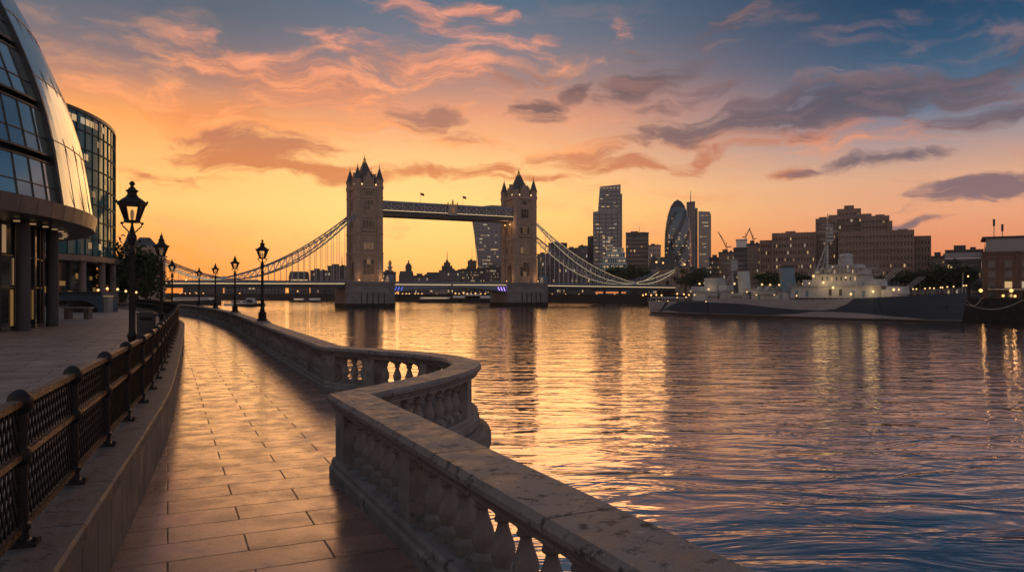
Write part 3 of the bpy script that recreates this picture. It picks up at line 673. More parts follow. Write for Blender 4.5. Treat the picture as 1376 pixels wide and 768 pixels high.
for i in range(120):
    a0, a1 = i * 3, i * 3 + 3
    h0 = 5.42; hi_ = 6.08
    for (q0, q1, zz0, zz1) in ((RB + .34, RB + .46, h0, hi_),):
        rim.face([cp(a0 + .04, q0, zz0), cp(a1 - .04, q0, zz0), cp(a1 - .04, q1, zz1), cp(a0 + .04, q1, zz1)])
    rim.face([cp(a0, RB + .46, hi_), cp(a1, RB + .46, hi_), cp(a1, RB - .6, hi_ + .02), cp(a0, RB - .6, hi_ + .02)])
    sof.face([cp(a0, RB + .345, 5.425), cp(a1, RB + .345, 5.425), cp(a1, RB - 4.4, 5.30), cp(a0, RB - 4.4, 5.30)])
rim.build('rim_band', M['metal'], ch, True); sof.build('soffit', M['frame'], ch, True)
gl, fr = MB(), MB(); RG = 19.35
for i in range(90):
    a0, a1 = i * 4, i * 4 + 4
    gl.face([cp(a0, RG, .6), cp(a1, RG, .6), cp(a1, RG, 5.4), cp(a0, RG, 5.4)])
    fr.bar(cp(a0, RG + .03, .6), cp(a0, RG + .03, 5.4), .10, .12)
    for z in (.68, 2.5, 3.9): fr.bar(cp(a0, RG + .02, z), cp(a1, RG + .02, z), .06, .06)
gl.build('ground_glazing', M['glass'], ch, True, recalc=False); fr.build('ground_frames', M['frame'], ch, True)
def al_of(px, r):       # azimuth at which a ring of radius r crosses a given bearing
    th = R(55) - math.atan((688 - px) / 1000.); return math.degrees(math.asin(50 * math.sin(th) / r) - th)
c0, c1_ = al_of(32, 19.95), al_of(71, 19.95)
for al in [c0 + (c1_ - c0) * i for i in range(-5, 9)]:
    b = MB(); x, y, _ = cp(al, 19.95, 0); b.lathe([(.27, .6), (.27, 5.36)], 16, (x, y, 0)); b.build('column', M['darkwall'], ch, True, smooth=40)
for al in [30 + 4 * i for i in range(12)]:
    x, y, _ = cp(al, RB - 1.0, 0); b = MB(); b.lathe([(.12, 5.24), (.12, 5.30)], 10, (x, y, 0)); b.build('downlight', M['litdim'], ch, True)
# glowing panes laid over the ground glazing paint in interior light and golden reflections
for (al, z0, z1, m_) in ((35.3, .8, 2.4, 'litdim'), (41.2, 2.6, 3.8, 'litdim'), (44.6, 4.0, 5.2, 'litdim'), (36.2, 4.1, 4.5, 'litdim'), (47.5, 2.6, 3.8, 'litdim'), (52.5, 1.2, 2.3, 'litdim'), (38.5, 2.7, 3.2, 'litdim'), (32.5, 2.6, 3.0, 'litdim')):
    b = MB(); b.face([cp(al, RG + .03, z0), cp(al + 1.1, RG + .03, z0), cp(al + 1.1, RG + .03, z1), cp(al, RG + .03, z1)]); b.build('glow_pane', M[m_], ch, True)
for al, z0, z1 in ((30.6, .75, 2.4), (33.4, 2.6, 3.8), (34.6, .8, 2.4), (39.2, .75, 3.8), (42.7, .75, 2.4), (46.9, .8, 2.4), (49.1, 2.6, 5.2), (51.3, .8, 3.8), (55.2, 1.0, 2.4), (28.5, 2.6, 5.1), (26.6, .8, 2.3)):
    b = MB(); b.face([cp(al, RG + .025, z0), cp(al + .9, RG + .025, z0), cp(al + .9, RG + .025, z1), cp(al, RG + .025, z1)]); b.build('glow_pane', M['golden'], ch, True)
b = MB(); b.lathe([(4.3, 28.5), (2.6, 29.0), (.2, 29.3)], 24, (CX, CY, 0)); b.build('roof', M['metal'], ch, True)

# ================================================================== curved glass office behind it
of = thing('glass_office_building', 'blue green glass office block with a rounded corner behind the glass dome', 'building', (-89.8, 94, .6))
OC = (-89.8, 94.); OR_ = 35.
def oarc(r, a0=-70, a1=100, n=72): return [(OC[0] + r * math.cos(R(a0 + (a1 - a0) * i / n)), OC[1] + r * math.sin(R(a0 + (a1 - a0) * i / n))) for i in range(n + 1)]
foot = oarc(OR_); tail = [(-130, 128), (-130, 62)]; FH = 2.26
b = MB(); b.prism(foot + tail, 6.9, 25.1); b.build('glass_wall', M['office'], of, True)
b = MB()
for k in range(9): b.sweep(foot, [(-.05, -.08), (.10, -.08), (.10, .08), (-.05, .08)], z=7.0 + FH * k)
b.build('floor_band', M['tealframe'], of, True)
b = MB(); A = Along(foot); s = .6
while s < A.len:
    p, d = A.at(s); b.box((p.x + d.y * .05, p.y - d.x * .05, 16.0), (.06, .12, 18.0), math.atan2(d.y, d.x)); s += 1.9
b.build('mullion', M['tealframe'], of, True)
b = MB(); b.sweep(foot, [(-2, -.35), (.9, -.35), (.9, .35), (-2, .35)], z=6.55); b.build('canopy_edge', M['metal'], of, True)
b = MB(); b.prism(oarc(32.6) + [(-129, 126), (-129, 63)], 1., 6.4); b.build('ground_glazing', M['glass'], of, True)
b = MB(); b.sweep(foot, [(-.6, 0), (.12, 0), (.12, .4), (-.6, .4)], z=25.1); b.build('roof_parapet', M['frame'], of, True)
b = MB(); b.prism([(-59.5, 84), (-59.0, 92), (-75, 106), (-90, 92)], 25.1, 27.6); b.build('roof_plant', M['frame'], of, True)
for s in (26, 32, 38, 43.5, 49, 54.5, 60):
    p, d = A.at(s); b = MB(); b.lathe([(.45, .6), (.45, 6.2)], 14, (p.x + d.y * .1, p.y - d.x * .1, 0)); b.build('column', M['concrete'], of, True, smooth=40)
for s, fl, m_ in ((40.1, 7, 'lit'), (41.3, 7, 'lit'), (43.2, 7, 'litcool'), (44.4, 7, 'lit'), (45.6, 7, 'lit'), (46.8, 7, 'litdim'), (49.3, 7, 'lit'), (44, 5, 'lit'), (42.6, 5, 'litdim'), (47.5, 6, 'litdim'), (46.0, 3, 'litdim'), (50, 4, 'litdim'), (43, 1, 'litdim'), (48, 0, 'lit'), (52, 2, 'litdim'), (45, 0, 'litdim')):
    b = MB(); p, d = A.at(s); q, _ = A.at(s + 1.0); z0 = 7.0 + FH * fl + .9; n_ = (d.y * .06, -d.x * .06)
    b.face([(p.x + n_[0], p.y + n_[1], z0), (q.x + n_[0], q.y + n_[1], z0), (q.x + n_[0], q.y + n_[1], z0 + .8), (p.x + n_[0], p.y + n_[1], z0 + .8)]); b.build('lit_window', M[m_], of, True)
for az_, z0, w in ((-8, 4.2, .5), (-5, 2.6, .8), (-2, 4.6, .4), (1, 3.4, .6), (4, 2.2, .5), (8, 4.4, .7), (12, 3.0, .5), (17, 4.2, .5), (21, 2.6, .6)):
    b = MB(); b.box((OC[0] + 32.65 * math.cos(R(az_)), OC[1] + 32.65 * math.sin(R(az_)), z0), (.08, w * 2, w), R(az_)); b.build('lit_window', M['golden'], of, True)

# blue canopy wall, white pillar, stone bench, plaza lamps
t = thing('blue_canopy', 'blue curved canopy wall with a dark arched opening on the plaza', 'canopy', (PX(108, 62), 62, .6))
X0, X1 = PX(70, 62), PX(137, 62); Zt = PZ(392.5, 62); 
b = MB(); arch = [(X0, .6), (X0, Zt), (X1, Zt), (X1, .6), (X1 - .15, .6)]
ach = [(X1 - .3 - 1.9 * (1 - math.cos(a)) , .6 + 1.0 * math.sin(a)) for a in [i * math.pi / 2 / 8 for i in range(9)]]
arch = [(X0, Zt), (X0, ach[-1][1])] + list(reversed(ach)) + [(X1, .6), (X1, Zt)]
b.front(arch, 62, 64.5); b.build('canopy_wall', M['bluewall'], t, True)
b = MB(); b.box(((X0 + X1) / 2, 63.2, Zt + .035), (X1 - X0 + .2, 3.0, .07)); b.build('coping_strip', M['metal'], t, True)
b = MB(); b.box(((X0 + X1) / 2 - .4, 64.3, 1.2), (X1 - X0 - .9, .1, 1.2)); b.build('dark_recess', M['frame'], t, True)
t = thing('stone_pillar', 'pale square pillar with a lit cap at the end of the blue canopy', 'pillar', (PX(143, 62.6), 62.6, .6))
b = MB(); b.box((0, 0, .65), (.72, .72, 1.3)); b.build('pillar_shaft', M['palestone'], t); b = MB(); b.box((0, 0, 1.34), (.80, .80, .07)); b.build('pillar_cap', M['litdim'], t)
t = thing('stone_bench', 'flat stone bench on a low block in front of the blue canopy', 'bench', (PX(105, 47), 47, .6))
b = MB(); b.box((0, 0, .70), (1.75, .55, .09)); b.build('seat', M['palestone'], t); 
for sx_ in (-.62, .62):
    b = MB(); b.box((sx_, 0, .33), (.3, .45, .655)); b.build('leg', M['concrete'], t)
t = tag(MB().box((0, 0, .27), (1.7, 1.2, .54)).build('stone_planter', M['concrete'], origin=(PX(86, 44), 44, .6)), 'low grey stone block left of the bench by the dome columns', 'planter')
def globe_lamp(label, p, z, h, r, m, group, cat='lamp'):
    t = thing('globe_lamp', label, cat, (p[0], p[1], z), 0, group)
    b = MB(); b.lathe([(.09, 0), (.07, .2), (.045, .3), (.04, h - r)], 6); b.build('post', M['iron'], t)
    b = MB(); b.lathe([(r * .45, h - r), (r, h - r * .2), (r * .95, h + r * .35), (r * .3, h + r)], 8); b.build('globe', m, t, smooth=60); return t
for px, Y, pyt, l in ((132, 92, 389.5, 'leftmost small glowing globe lamp by the office ground floor'), (144, 84, 387.5, 'bright globe lamp left of the plaza trees'), (158, 88, 388.5, 'globe lamp on the plaza just left of the big railing lamp post'), (169, 92, 391, 'globe lamp on the plaza immediately left of the big lamp post base'), (183, 95, 392.5, 'globe lamp on the plaza just right of the big lamp post')):
    globe_lamp(l, (PX(px, Y), Y), .6, PZ(pyt, Y) - .6, .15, M['bulb'], 'globe lamps on the plaza')
for k, (px, Y) in enumerate(((150, 66), (166, 70), (184, 74), (190, 60))):
    t = tag(MB().lathe([(.10, 0), (.10, .8), (.12, .82), (.12, .9), (.05, .97)], 8).build('bollard', M['iron'], origin=(PX(px, Y), Y, .6)), ['dark bollard beside the pale pillar', 'second dark bollard along the plaza from the pale pillar', 'far dark bollard on the plaza right of the big lamp post', 'dark bollard on the plaza nearest the second railing lamp'][k], 'bollard', 'bollards on the plaza')

# ================================================================== THE BRIDGE
M['twdim'] = glow('faint_lit_window', (1, .58, .30), .10)
T0 = Vector((-62.8, 317)); U = Vector((.889, .458)).normalized(); BR = math.atan2(U.y, U.x); SPAN = 74.2
T1 = T0 + U * SPAN
def on(s, y=0., base=T0):       # a point on the bridge: s metres along, y metres away from the viewer
    return (base.x + U.x * s - U.y * y, base.y + U.y * s + U.x * y)
TW = [M['trim'], M['glass'], M['litdim'], M['twdim']]
def gothic(w, h, n, rows, lit=0, pointed=True, seed=0):     # a window of n lights lying in the x,z plane, facing -y
    m = MB(); r = random.Random(seed); t = .16
    m.box((0, -.05, -.12), (w + .5, .34, .24)); m.box((0, -.05, h + .12), (w + .4, .34, .24))
    for i in range(n + 1): m.box((-w / 2 + w * i / n, -.02, h / 2), (t if 0 < i < n else .26, .26, h))
    for j in range(1, rows): m.box((0, -.01, h * j / rows), (w, .2, t))
    for i in range(n):
        for j in range(rows):
            k = 1
            if lit and r.random() < lit: k = 2 if r.random() < .45 else 3
            x0, x1 = -w / 2 + w * i / n, -w / 2 + w * (i + 1) / n; z0, z1 = h * j / rows, h * (j + 1) / rows
            m.face([(x0, .02, z0), (x1, .02, z0), (x1, .02, z1), (x0, .02, z1)], k)
    if pointed:
        for i in range(n):
            x0, x1 = -w / 2 + w * i / n, -w / 2 + w * (i + 1) / n; c = (x0 + x1) / 2
            m.front([(x0, h), (x0, h * .86), (c - .05, h)], -.1, .0); m.front([(x1, h), (c + .05, h), (x1, h * .86)], -.1, .0)
    return m.mesh('window', TW, recalc=False)
GW = {}
def put_window(t, face, off, z, key):
    if key not in GW: GW[key] = gothic(*key)
    a, bb = 5.42, 6.92
    if face == 'f': inst('window', GW[key], t, (off, -bb, z), 0)
    if face == 'b': inst('window', GW[key], t, (off, bb, z), math.pi)
    if face == 'l': inst('window', GW[key], t, (-a, off, z), -math.pi / 2)
    if face == 'r': inst('window', GW[key], t, (a, off, z), math.pi / 2)
def tower(label, loc, seed):
    t = thing('bridge_tower', label, 'tower', (loc.x, loc.y, 0), BR, 'the two great bridge towers')
    b = MB()
    for sg in (-1, 1): b.box((0, sg * 5.05, 12.5), (10.8, 3.7, 11.7))
    b.box((0, 0, 16.6), (10.79, 6.5, 3.5))
    for sg in (-1, 1):
        for fx in (-5.2, 5.2):
            b.v += []; b.box((fx, sg * 2.75, 14.1), (.38, .95, 1.6)); b.box((fx, sg * 1.9, 14.6), (.38, .8, .6))
    b.box((0, 0, 32.2), (10.8, 13.8, 27.8)); b.build('tower_wall', M['towerstone'], t)
    b = MB()
    for z, h, o in ((18.35, .7, .5), (26.7, .6, .4), (33.9, .6, .4), (41.9, .5, .36), (45.9, .9, .7)):
        b.box((0, 0, z), (10.8 + o * 2, 13.8 + o * 2, h))
    for i in range(11):
        for sg in (-1, 1): b.box((-5 + i * 1.0, sg * 7.2, 46.9), (.6, .5, 1.1))
    for i in range(13):
        for sg in (-1, 1): b.box((sg * 5.7, -6 + i * 1.0, 46.9), (.5, .6, 1.1))
    b.box((0, -7.5, 28.1), (6.4, 1.1, .5)); b.box((0, 7.5, 28.1), (6.4, 1.1, .5))
    for i in range(9):
        for sg in (-1, 1): b.box((-3 + i * .75, sg * 7.9, 28.7), (.14, .14, .9))
    for sg in (-1, 1): b.box((0, sg * 7.9, 29.15), (6.3, .2, .18))
    for sg in (-1, 1):
        for x_ in (-3.45, 3.45):
            for z0_, z1_ in ((6.9, 18), (18.7, 26.4), (27, 33.6), (34.2, 41.6), (42.2, 45.4)): b.box((x_, sg * 6.95, (z0_ + z1_) / 2), (.5, .5, z1_ - z0_))
        for i in range(10): b.box((-3.2 + i * .71, sg * 6.98, 44.9), (.3, .3, .9)); b.box((-3.2 + i * .71, sg * 6.98, 34.7), (.3, .3, .7))
    b.build('string_course', M['trim'], t)
    tb = MB(); tb.lathe([(1.85, 6.6), (1.85, 17.9), (1.95, 18.3), (1.95, 18.8), (1.7, 19.1), (1.7, 45.0), (2.0, 45.8), (2.0, 46.8), (1.75, 47.0), (1.75, 48.6), (2.05, 48.9), (2.05, 49.3)], 8, a0=R(22.5))
    for z in (26.7, 33.9, 41.9): tb.lathe([(1.74, z - .3), (1.86, z - .2), (1.86, z + .2), (1.74, z + .3)], 8, a0=R(22.5))
    tme = GW.setdefault('turret', tb.mesh('corner_turret', M['towerstone']))
    sb = MB(); sb.lathe([(1.95, 49.3), (1.5, 50.6), (.35, 54.0), (.12, 54.4), (.28, 54.6), (.12, 54.9), (.05, 56.2)], 8, a0=R(22.5)); sme = GW.setdefault('spire', sb.mesh('spire', M['slate']))
    slot = MB()
    for z in (12, 21.5, 29.5, 36.5):
        for k in range(8):
            a = k * math.pi / 4; slot.box((1.69 * math.cos(a), 1.69 * math.sin(a), z), (.12, .3, 1.6), a)
    for sx_ in (-1, 1):
        for sy_ in (-1, 1):
            o = inst('corner_turret', tme, t, (sx_ * 5.3, sy_ * 6.8, 0)); inst('spire', sme, o)
    rb_ = MB(); rb_.prism([(-4.5, -5.7), (4.5, -5.7), (4.5, 5.7), (-4.5, 5.7)], 46.3, 51.5, scale=.62); rb_.prism([(-2.79, -3.53), (2.79, -3.53), (2.79, 3.53), (-2.79, 3.53)], 51.5, 57.0, scale=.30)
    rf = rb_.build('roof', M['slate'], t)
    for sg in (-1, 1):
        for y in (-3.4, 0, 3.4):
            d = MB(); d.box((sg * 4.0, y, 49), (1.2, 1.1, 1.6)); d.prism([(sg * 4.0 - .6, y - .6), (sg * 4.0 + .6, y - .6), (sg * 4.0 + .6, y + .6), (sg * 4.0 - .6, y + .6)], 49.8, 51.2, scale=.05); d.build('dormer', M['slate'], t)
    f = MB(); f.lathe([(.95, 56.9), (1.1, 57.1), (1.1, 57.5), (.6, 57.8), (.6, 58.4), (.75, 58.5), (.3, 59.2), (.10, 59.6), (.22, 59.9), (.06, 60.2), (.03, 61.5)], 8); f.build('finial', M['gold'], t, smooth=30)
    for face, off, w in (('f', 0, 4.4), ('b', 0, 4.4), ('l', 0, 4.4), ('r', 0, 4.4)):
        g = MB(); g.front([(-w / 2, 0), (w / 2, 0), (w / 2, 2.4), (.45, 5.4), (.45, 6.3), (-.45, 6.3), (-.45, 5.4), (-w / 2, 2.4)], -.35, 1.2)
        for sg in (-1, 1): g.box((sg * (w / 2 + .1), -.1, 1.9), (.5, .7, 3.8)); g.prism([(sg * (w / 2 + .1) - .3, -.45), (sg * (w / 2 + .1) + .3, -.45), (sg * (w / 2 + .1) + .3, .25), (sg * (w / 2 + .1) - .3, .25)], 3.8, 5.2, scale=.05)
        rz = {'f': 0, 'b': math.pi, 'l': -math.pi / 2, 'r': math.pi / 2}[face]; o = g.build('gable', M['towerstone'], t)
        dd = {'f': (0, -6.7), 'b': (0, 6.7), 'l': (-5.2, 0), 'r': (5.2, 0)}[face]; o.location = (dd[0], dd[1], 46.35); o.rotation_euler = (0, 0, rz)
        wme = GW.setdefault('gw', gothic(1.7, 2.2, 2, 1, 0.)); inst('window', wme, o, (0, -.36, .7))
    for face in 'fb':
        put_window(t, face, 0, 9.6, (5.6, 6.4, 3, 3, .18, False, seed))
        put_window(t, face, 0, 20.2, (5.2, 2.8, 3, 1, .85, True, seed + 1))
        put_window(t, face, 0, 29.2, (5.6, 3.2, 4, 1, .5, True, seed + 2))
        put_window(t, face, 0, 36.6, (4.6, 4.2, 3, 2, .1, True, seed + 3))
        put_window(t, face, 0, 42.6, (3.2, 2.0, 4, 1, .0, False, 3))
    for face in 'lr':
        for o_ in (-3, 3):
            put_window(t, face, o_, 20.2, (2.6, 3.2, 2, 1, .3, True, seed + 4)); put_window(t, face, o_, 29.2, (2.6, 3.2, 2, 1, .0, True, 5)); put_window(t, face, o_, 37, (2.6, 3.6, 2, 2, .0, True, 5))
    for face, sx_ in (('l', -1), ('r', 1)):                  # pointed arch moulding round the roadway
        b = MB()
        for sg in (-1, 1):
            b.box((sx_ * 5.5, sg * 3.35, 10.2), (.5, .4, 7)); b.bar((sx_ * 5.5, sg * 3.35, 13.7), (sx_ * 5.5, 0, 16.2), .5, .4)
        b.build('arch_moulding', M['trim'], t)
    for (x, y, z, m_) in ((-3.4, -7.35, 47.2, 'bulbsoft'), (3.4, -7.35, 47.2, 'bulbsoft'), (-6.3, -4.6, 47.2, 'bulbsoft')):
        l = MB(); l.lathe([(.12, -.4), (.34, -.2), (.34, .25), (.1, .4)], 6, (x, y, z)); l.build('parapet_light', M[m_], t)
    t.scale = (.88, .88, 1)
    return t
tw0 = tower('left stone bridge tower with steep slate roof, pinnacles and long suspension chain to its left', T0, 3)
tw1 = tower('right stone bridge tower with gilded finial standing in front of the dark flared skyscraper', T1, 8)
def pier(label, loc):
    t = thing('bridge_pier', label, 'bridge pier', (loc.x, loc.y, WATER), BR, 'granite piers under the bridge towers')
    o = [(-10.3, -9.5), (-6.5, -12.8), (6.5, -12.8), (10.3, -9.5), (10.3, 9.5), (6.5, 12.8), (-6.5, 12.8), (-10.3, 9.5)]
    b = MB(); b.prism([(x * 1.015, y * 1.015) for x, y in o], -5, 1.5); b.build('tide_mark', M['wetpier'], t)
    b = MB(); b.prism(o, 1.4, 10.1); b.build('pier_wall', M['pier'], t)
    b = MB(); b.prism([(x * 1.03, y * 1.03) for x, y in o], 9.5, 10.5); b.prism([(x * 1.012, y * 1.012) for x, y in o], 5.0, 5.4); b.build('pier_cornice', M['pier'], t)
    b = MB()
    for (x0, y0), (x1, y1) in zip(o, o[1:] + o[:1]):
        n = max(2, int(math.hypot(x1 - x0, y1 - y0) / 1.1))
        for i in range(n): b.box((x0 + (x1 - x0) * i / n, y0 + (y1 - y0) * i / n, 11.0), (.12, .12, 1.0))
        b.bar((x0, y0, 11.5), (x1, y1, 11.5), .14, .14)
    b.build('pier_railing', M['steelblue'], t)
    b = MB(); b.box((8.2, -9.2, 11.7), (2.4, 3.4, 2.4)); b.prism([(6.9, -11.), (9.5, -11.), (9.5, -7.4), (6.9, -7.4)], 12.9, 13.6, scale=.3); b.build('control_cabin', M['steelblue'], t)
    b = MB()
    for i in range(5): b.bar((-5 + i * 2.4, -13.0, -2), (-5 + i * 2.4, -13.0, 6), .25, .25)
    b.build('fender', M['wetpier'], t); return t
pier('grey granite pier rising from the water under the left bridge tower', T0)
pier('grey granite pier rising from the water under the right bridge tower', T1)
# warm flood lamps at the tower feet
def flood(label, p, z, e, r=.28):
    t = thing('flood_lamp', label, 'flood lamp', (p[0], p[1], z), BR, 'flood lamps on the bridge towers')
    b = MB(); b.box((0, 0, -.2), (.5, .4, .25)); b.build('lamp_base', M['darksteel'], t)
    b = MB(); b.lathe([(.08, -.08), (r, .02), (r, .3), (.08, .42)], 8); b.build('bulb', M['bulborange'], t, smooth=60)
    l = bpy.data.lights.new('flood_light', 'POINT'); l.energy = e * .4; l.color = (1, .52, .22); l.shadow_soft_size = 2.0
    lo = bpy.data.objects.new('flood_light', l); COL.objects.link(lo); lo.parent = t; lo.location = (0, 0, .6)
flood('orange flood lamp at the right foot of the left bridge tower', on(5, -9.6), 7.0, 1500)
flood('orange flood lamp at the left foot of the left bridge tower', on(-5, -9.6), 7.0, 700)
flood('orange flood lamp at the foot of the right bridge tower river face', on(5, -9.6, T1), 7.0, 1200)
flood('orange flood lamp at the roadway arch of the right bridge tower', on(-9, -5.0, T1), 7.0, 1300)
flood('left lamp of the pair under the high walkway at the right tower', on(-8.0, -6.6, T1), 33.0, 900, .42)
flood('right lamp of the pair under the high walkway at the right tower', on(-8.0, -1.5, T1), 33.0, 900, .42)

def walkway(label, y, z0=34.9):
    p = on(4.85, y); t = thing('high_walkway', label, 'footbridge', (p[0], p[1], z0), BR, 'high walkways between the bridge towers')
    L_ = SPAN - 9.7
    b = MB(); b.box((L_ / 2, 0, .7), (L_, 3.0, 1.4)); b.box((L_ / 2, 0, 1.65), (L_, 3.3, .3)); b.build('floor_girder', M['darksteel'], t)
    b = MB(); b.box((L_ / 2, 0, 5.2), (L_, 3.3, .55)); b.prism([(0, -1.6), (L_, -1.6), (L_, 1.6), (0, 1.6)], 5.48, 6.0, scale=.98); b.build('roof', M['steelblue'], t)
    b = MB(); n = 26; dx = L_ / n
    for sg in (-1, 1):
        for i in range(n):
            x = i * dx
            b.bar((x, sg * 1.5, 2.1), (x + dx, sg * 1.5, 4.9), .16, .16); b.bar((x, sg * 1.5, 4.9), (x + dx, sg * 1.5, 2.1), .16, .16)
            if i % 2 == 0: b.box((x, sg * 1.5, 3.5), (.22, .22, 3.0))
    b.build('lattice', M['steelwhite'], t)
    b = MB(); b.box((L_ / 2, 0, 3.5), (L_ - .2, 2.2, 2.8)); b.build('inner_glazing', M['glass'], t)
    b = MB(); b.box((L_ / 2, -1.68, 1.95), (L_ - 1, .08, .2)); b.build('light_strip', M['ledwarm'], t)
    return t
w0 = walkway('high lattice footbridge between the towers, on the side nearer the viewer, with crest', -4.6)
walkway('high lattice footbridge between the towers, on the far side behind the first', 4.6)
cx_ = (SPAN - 9.7) / 2 + .8
b = MB(); b.front([(cx_ - 2.1, 1.2), (cx_ + 2.1, 1.2), (cx_ + 2.1, 5.6), (cx_ - 2.1, 5.6)], -2.1, -1.6); b.build('crest_panel', M['palestone'], w0)
b = MB()
for dx, h in ((-2.2, 7.0), (-1.1, 6.4), (0, 8.2), (1.1, 6.4), (2.2, 7.0)): b.lathe([(.5, 5.5), (.45, h - 1), (.22, h - .6), (.30, h - .4), (.04, h)], 6, (cx_ + dx, -1.85, 0))
b.box((cx_, -1.85, 5.7), (5.0, .6, .4)); b.box((cx_, -2.14, 3.4), (1.6, .1, 2.0)); b.lathe([(.1, 0), (.62, .2), (.62, .9), (.1, 1.2)], 8, (cx_, -2.2, 2.8)); b.build('crest', M['gold'], w0)
for s, h, l in ((23.5, 4.6, 'left flag on a pole above the high walkway'), (43.5, 4.4, 'right flag on a pole above the high walkway')):
    p = on(s, -4.6); t = thing('flag', l, 'flag', (p[0], p[1], 40.85), BR, 'flags above the high walkway')
    b = MB(); b.lathe([(.07, 0), (.04, h), (.09, h + .1), (.02, h + .2)], 6); b.build('flagpole', M['steelwhite'], t)
    b = MB(); n = 6
    for i in range(n):
        x0, x1 = i * .28, (i + 1) * .28; f = lambda x: .14 * math.sin(x * 4); z = lambda x: h - .25 * x
        b.face([(x0 + .05, f(x0), z(x0) - 1.1), (x1 + .05, f(x1), z(x1) - 1.1), (x1 + .05, f(x1), z(x1)), (x0 + .05, f(x0), z(x0))])
    b.build('cloth', M['flag'], t)

def deck(label, s0, s1, z0, z1, base, cols=()):
    p = on(s0, 0, base); t = thing('bridge_deck', label, 'bridge deck', (p[0], p[1], 0), BR, 'roadway spans of the bridge'); L_ = s1 - s0; n = 40
    def zz(x): return z0 + (z1 - z0) * x / L_
    b = MB()
    for sg in (-1, 1): b.front([(0, zz(0) - 1.7), (L_, zz(L_) - 1.7), (L_, zz(L_) - .1), (0, zz(0) - .1)], sg * 7.3 - .25, sg * 7.3 + .25)
    for i in range(14): b.box((L_ * (i + .5) / 14, 0, zz(L_ * (i + .5) / 14) - 1.0), (.4, 14, 1.1))
    b.build('girder', M['darksteel'], t)
    b = MB(); b.front([(0, zz(0) - .3), (L_, zz(L_) - .3), (L_, zz(L_)), (0, zz(0))], -7.0, 7.0); b.build('roadway', M['tarmac'], t)
    b = MB(); m = int(L_ / 1.0)
    for sg in (-1, 1):
        for i in range(m + 1): x = L_ * i / m; b.box((x, sg * 7.5, zz(x) + .6), (.14 if i % 4 else .3, .14 if i % 4 else .3, 1.1))
        b.bar((0, sg * 7.5, zz(0) + 1.15), (L_, sg * 7.5, zz(L_) + 1.15), .2, .16); b.bar((0, sg * 7.5, zz(0) + .65), (L_, sg * 7.5, zz(L_) + .65), .08, .5)
    b.build('parapet_rail', M['steelblue'], t)
    b = MB(); b.bar((0, -7.62, zz(0) - .02), (L_, -7.62, zz(L_) - .02), .1, .26); b.build('light_strip', M['ledwarm'], t)
    return t
AB = 84.
deck('left side span roadway of the bridge between the shore and the left tower', -AB + 6, -5.0, 5.5, 5.7, T0)
deck('right side span roadway of the bridge between the right tower and the far bank', 5.0, 92 - 3, 5.3, 4.5, T1)
def bascule(label, s0, s1, rev):
    p = on(s0 if not rev else s1, 0); t = thing('bascule_leaf', label, 'bascule', (p[0], p[1], 0), BR + (math.pi if rev else 0), 'bascule leaves of the central span'); L_ = s1 - s0
    prof = [(0, 5.5)] + [(L_, 5.5)] + [(L_ * (1 - k / 10), 4.3 - 2.6 * (k / 10) ** 2) for k in range(11)]
    sgn = 1 if rev else -1
    b = MB()
    for y in (-7, -2.4, 2.4, 7): b.front(prof, y - .3, y + .3)
    b.build('girder', M['steelblue'], t)
    b = MB(); b.box((L_ / 2, 0, 5.56), (L_, 14.8, .12)); b.build('roadway', M['tarmac'], t)
    b = MB()
    for sg in (-1, 1):
        for i in range(int(L_) + 1): b.box((i * L_ / int(L_), sg * 7.4, 6.15), (.13, .13, 1.05))
        b.box((L_ / 2, sg * 7.4, 6.7), (L_, .18, .15)); b.box((L_ / 2, sg * 7.4, 6.2), (L_, .08, .5))
    b.build('parapet_rail', M['steelblue'], t)
    b = MB(); b.box((L_ / 2, sgn * 7.5, 5.45), (L_ - .6, .1, .26)); b.build('light_strip', M['ledwarm'], t)
    b = MB()
    for i in range(4): b.bar((1.5 + i * 1.4, sgn * 7.36, 2.6 + i * .12), (2.3 + i * 1.4, sgn * 7.36, 4.5), .14, .22)
    b.build('underside_light', M['ledviolet'] if rev else M['ledblue'], t)
    b = MB(); b.box((5.5, sgn * 4.2, 4.6), (9, .15, .12)); b.build('blue_strip', M['ledblue'], t)
    return t
bascule('left lifting half of the central road span with faint blue underside', 8, SPAN / 2 - .15, False)
bascule('right lifting half of the central road span with violet lights under it', SPAN / 2 + .15, SPAN - 8, True)

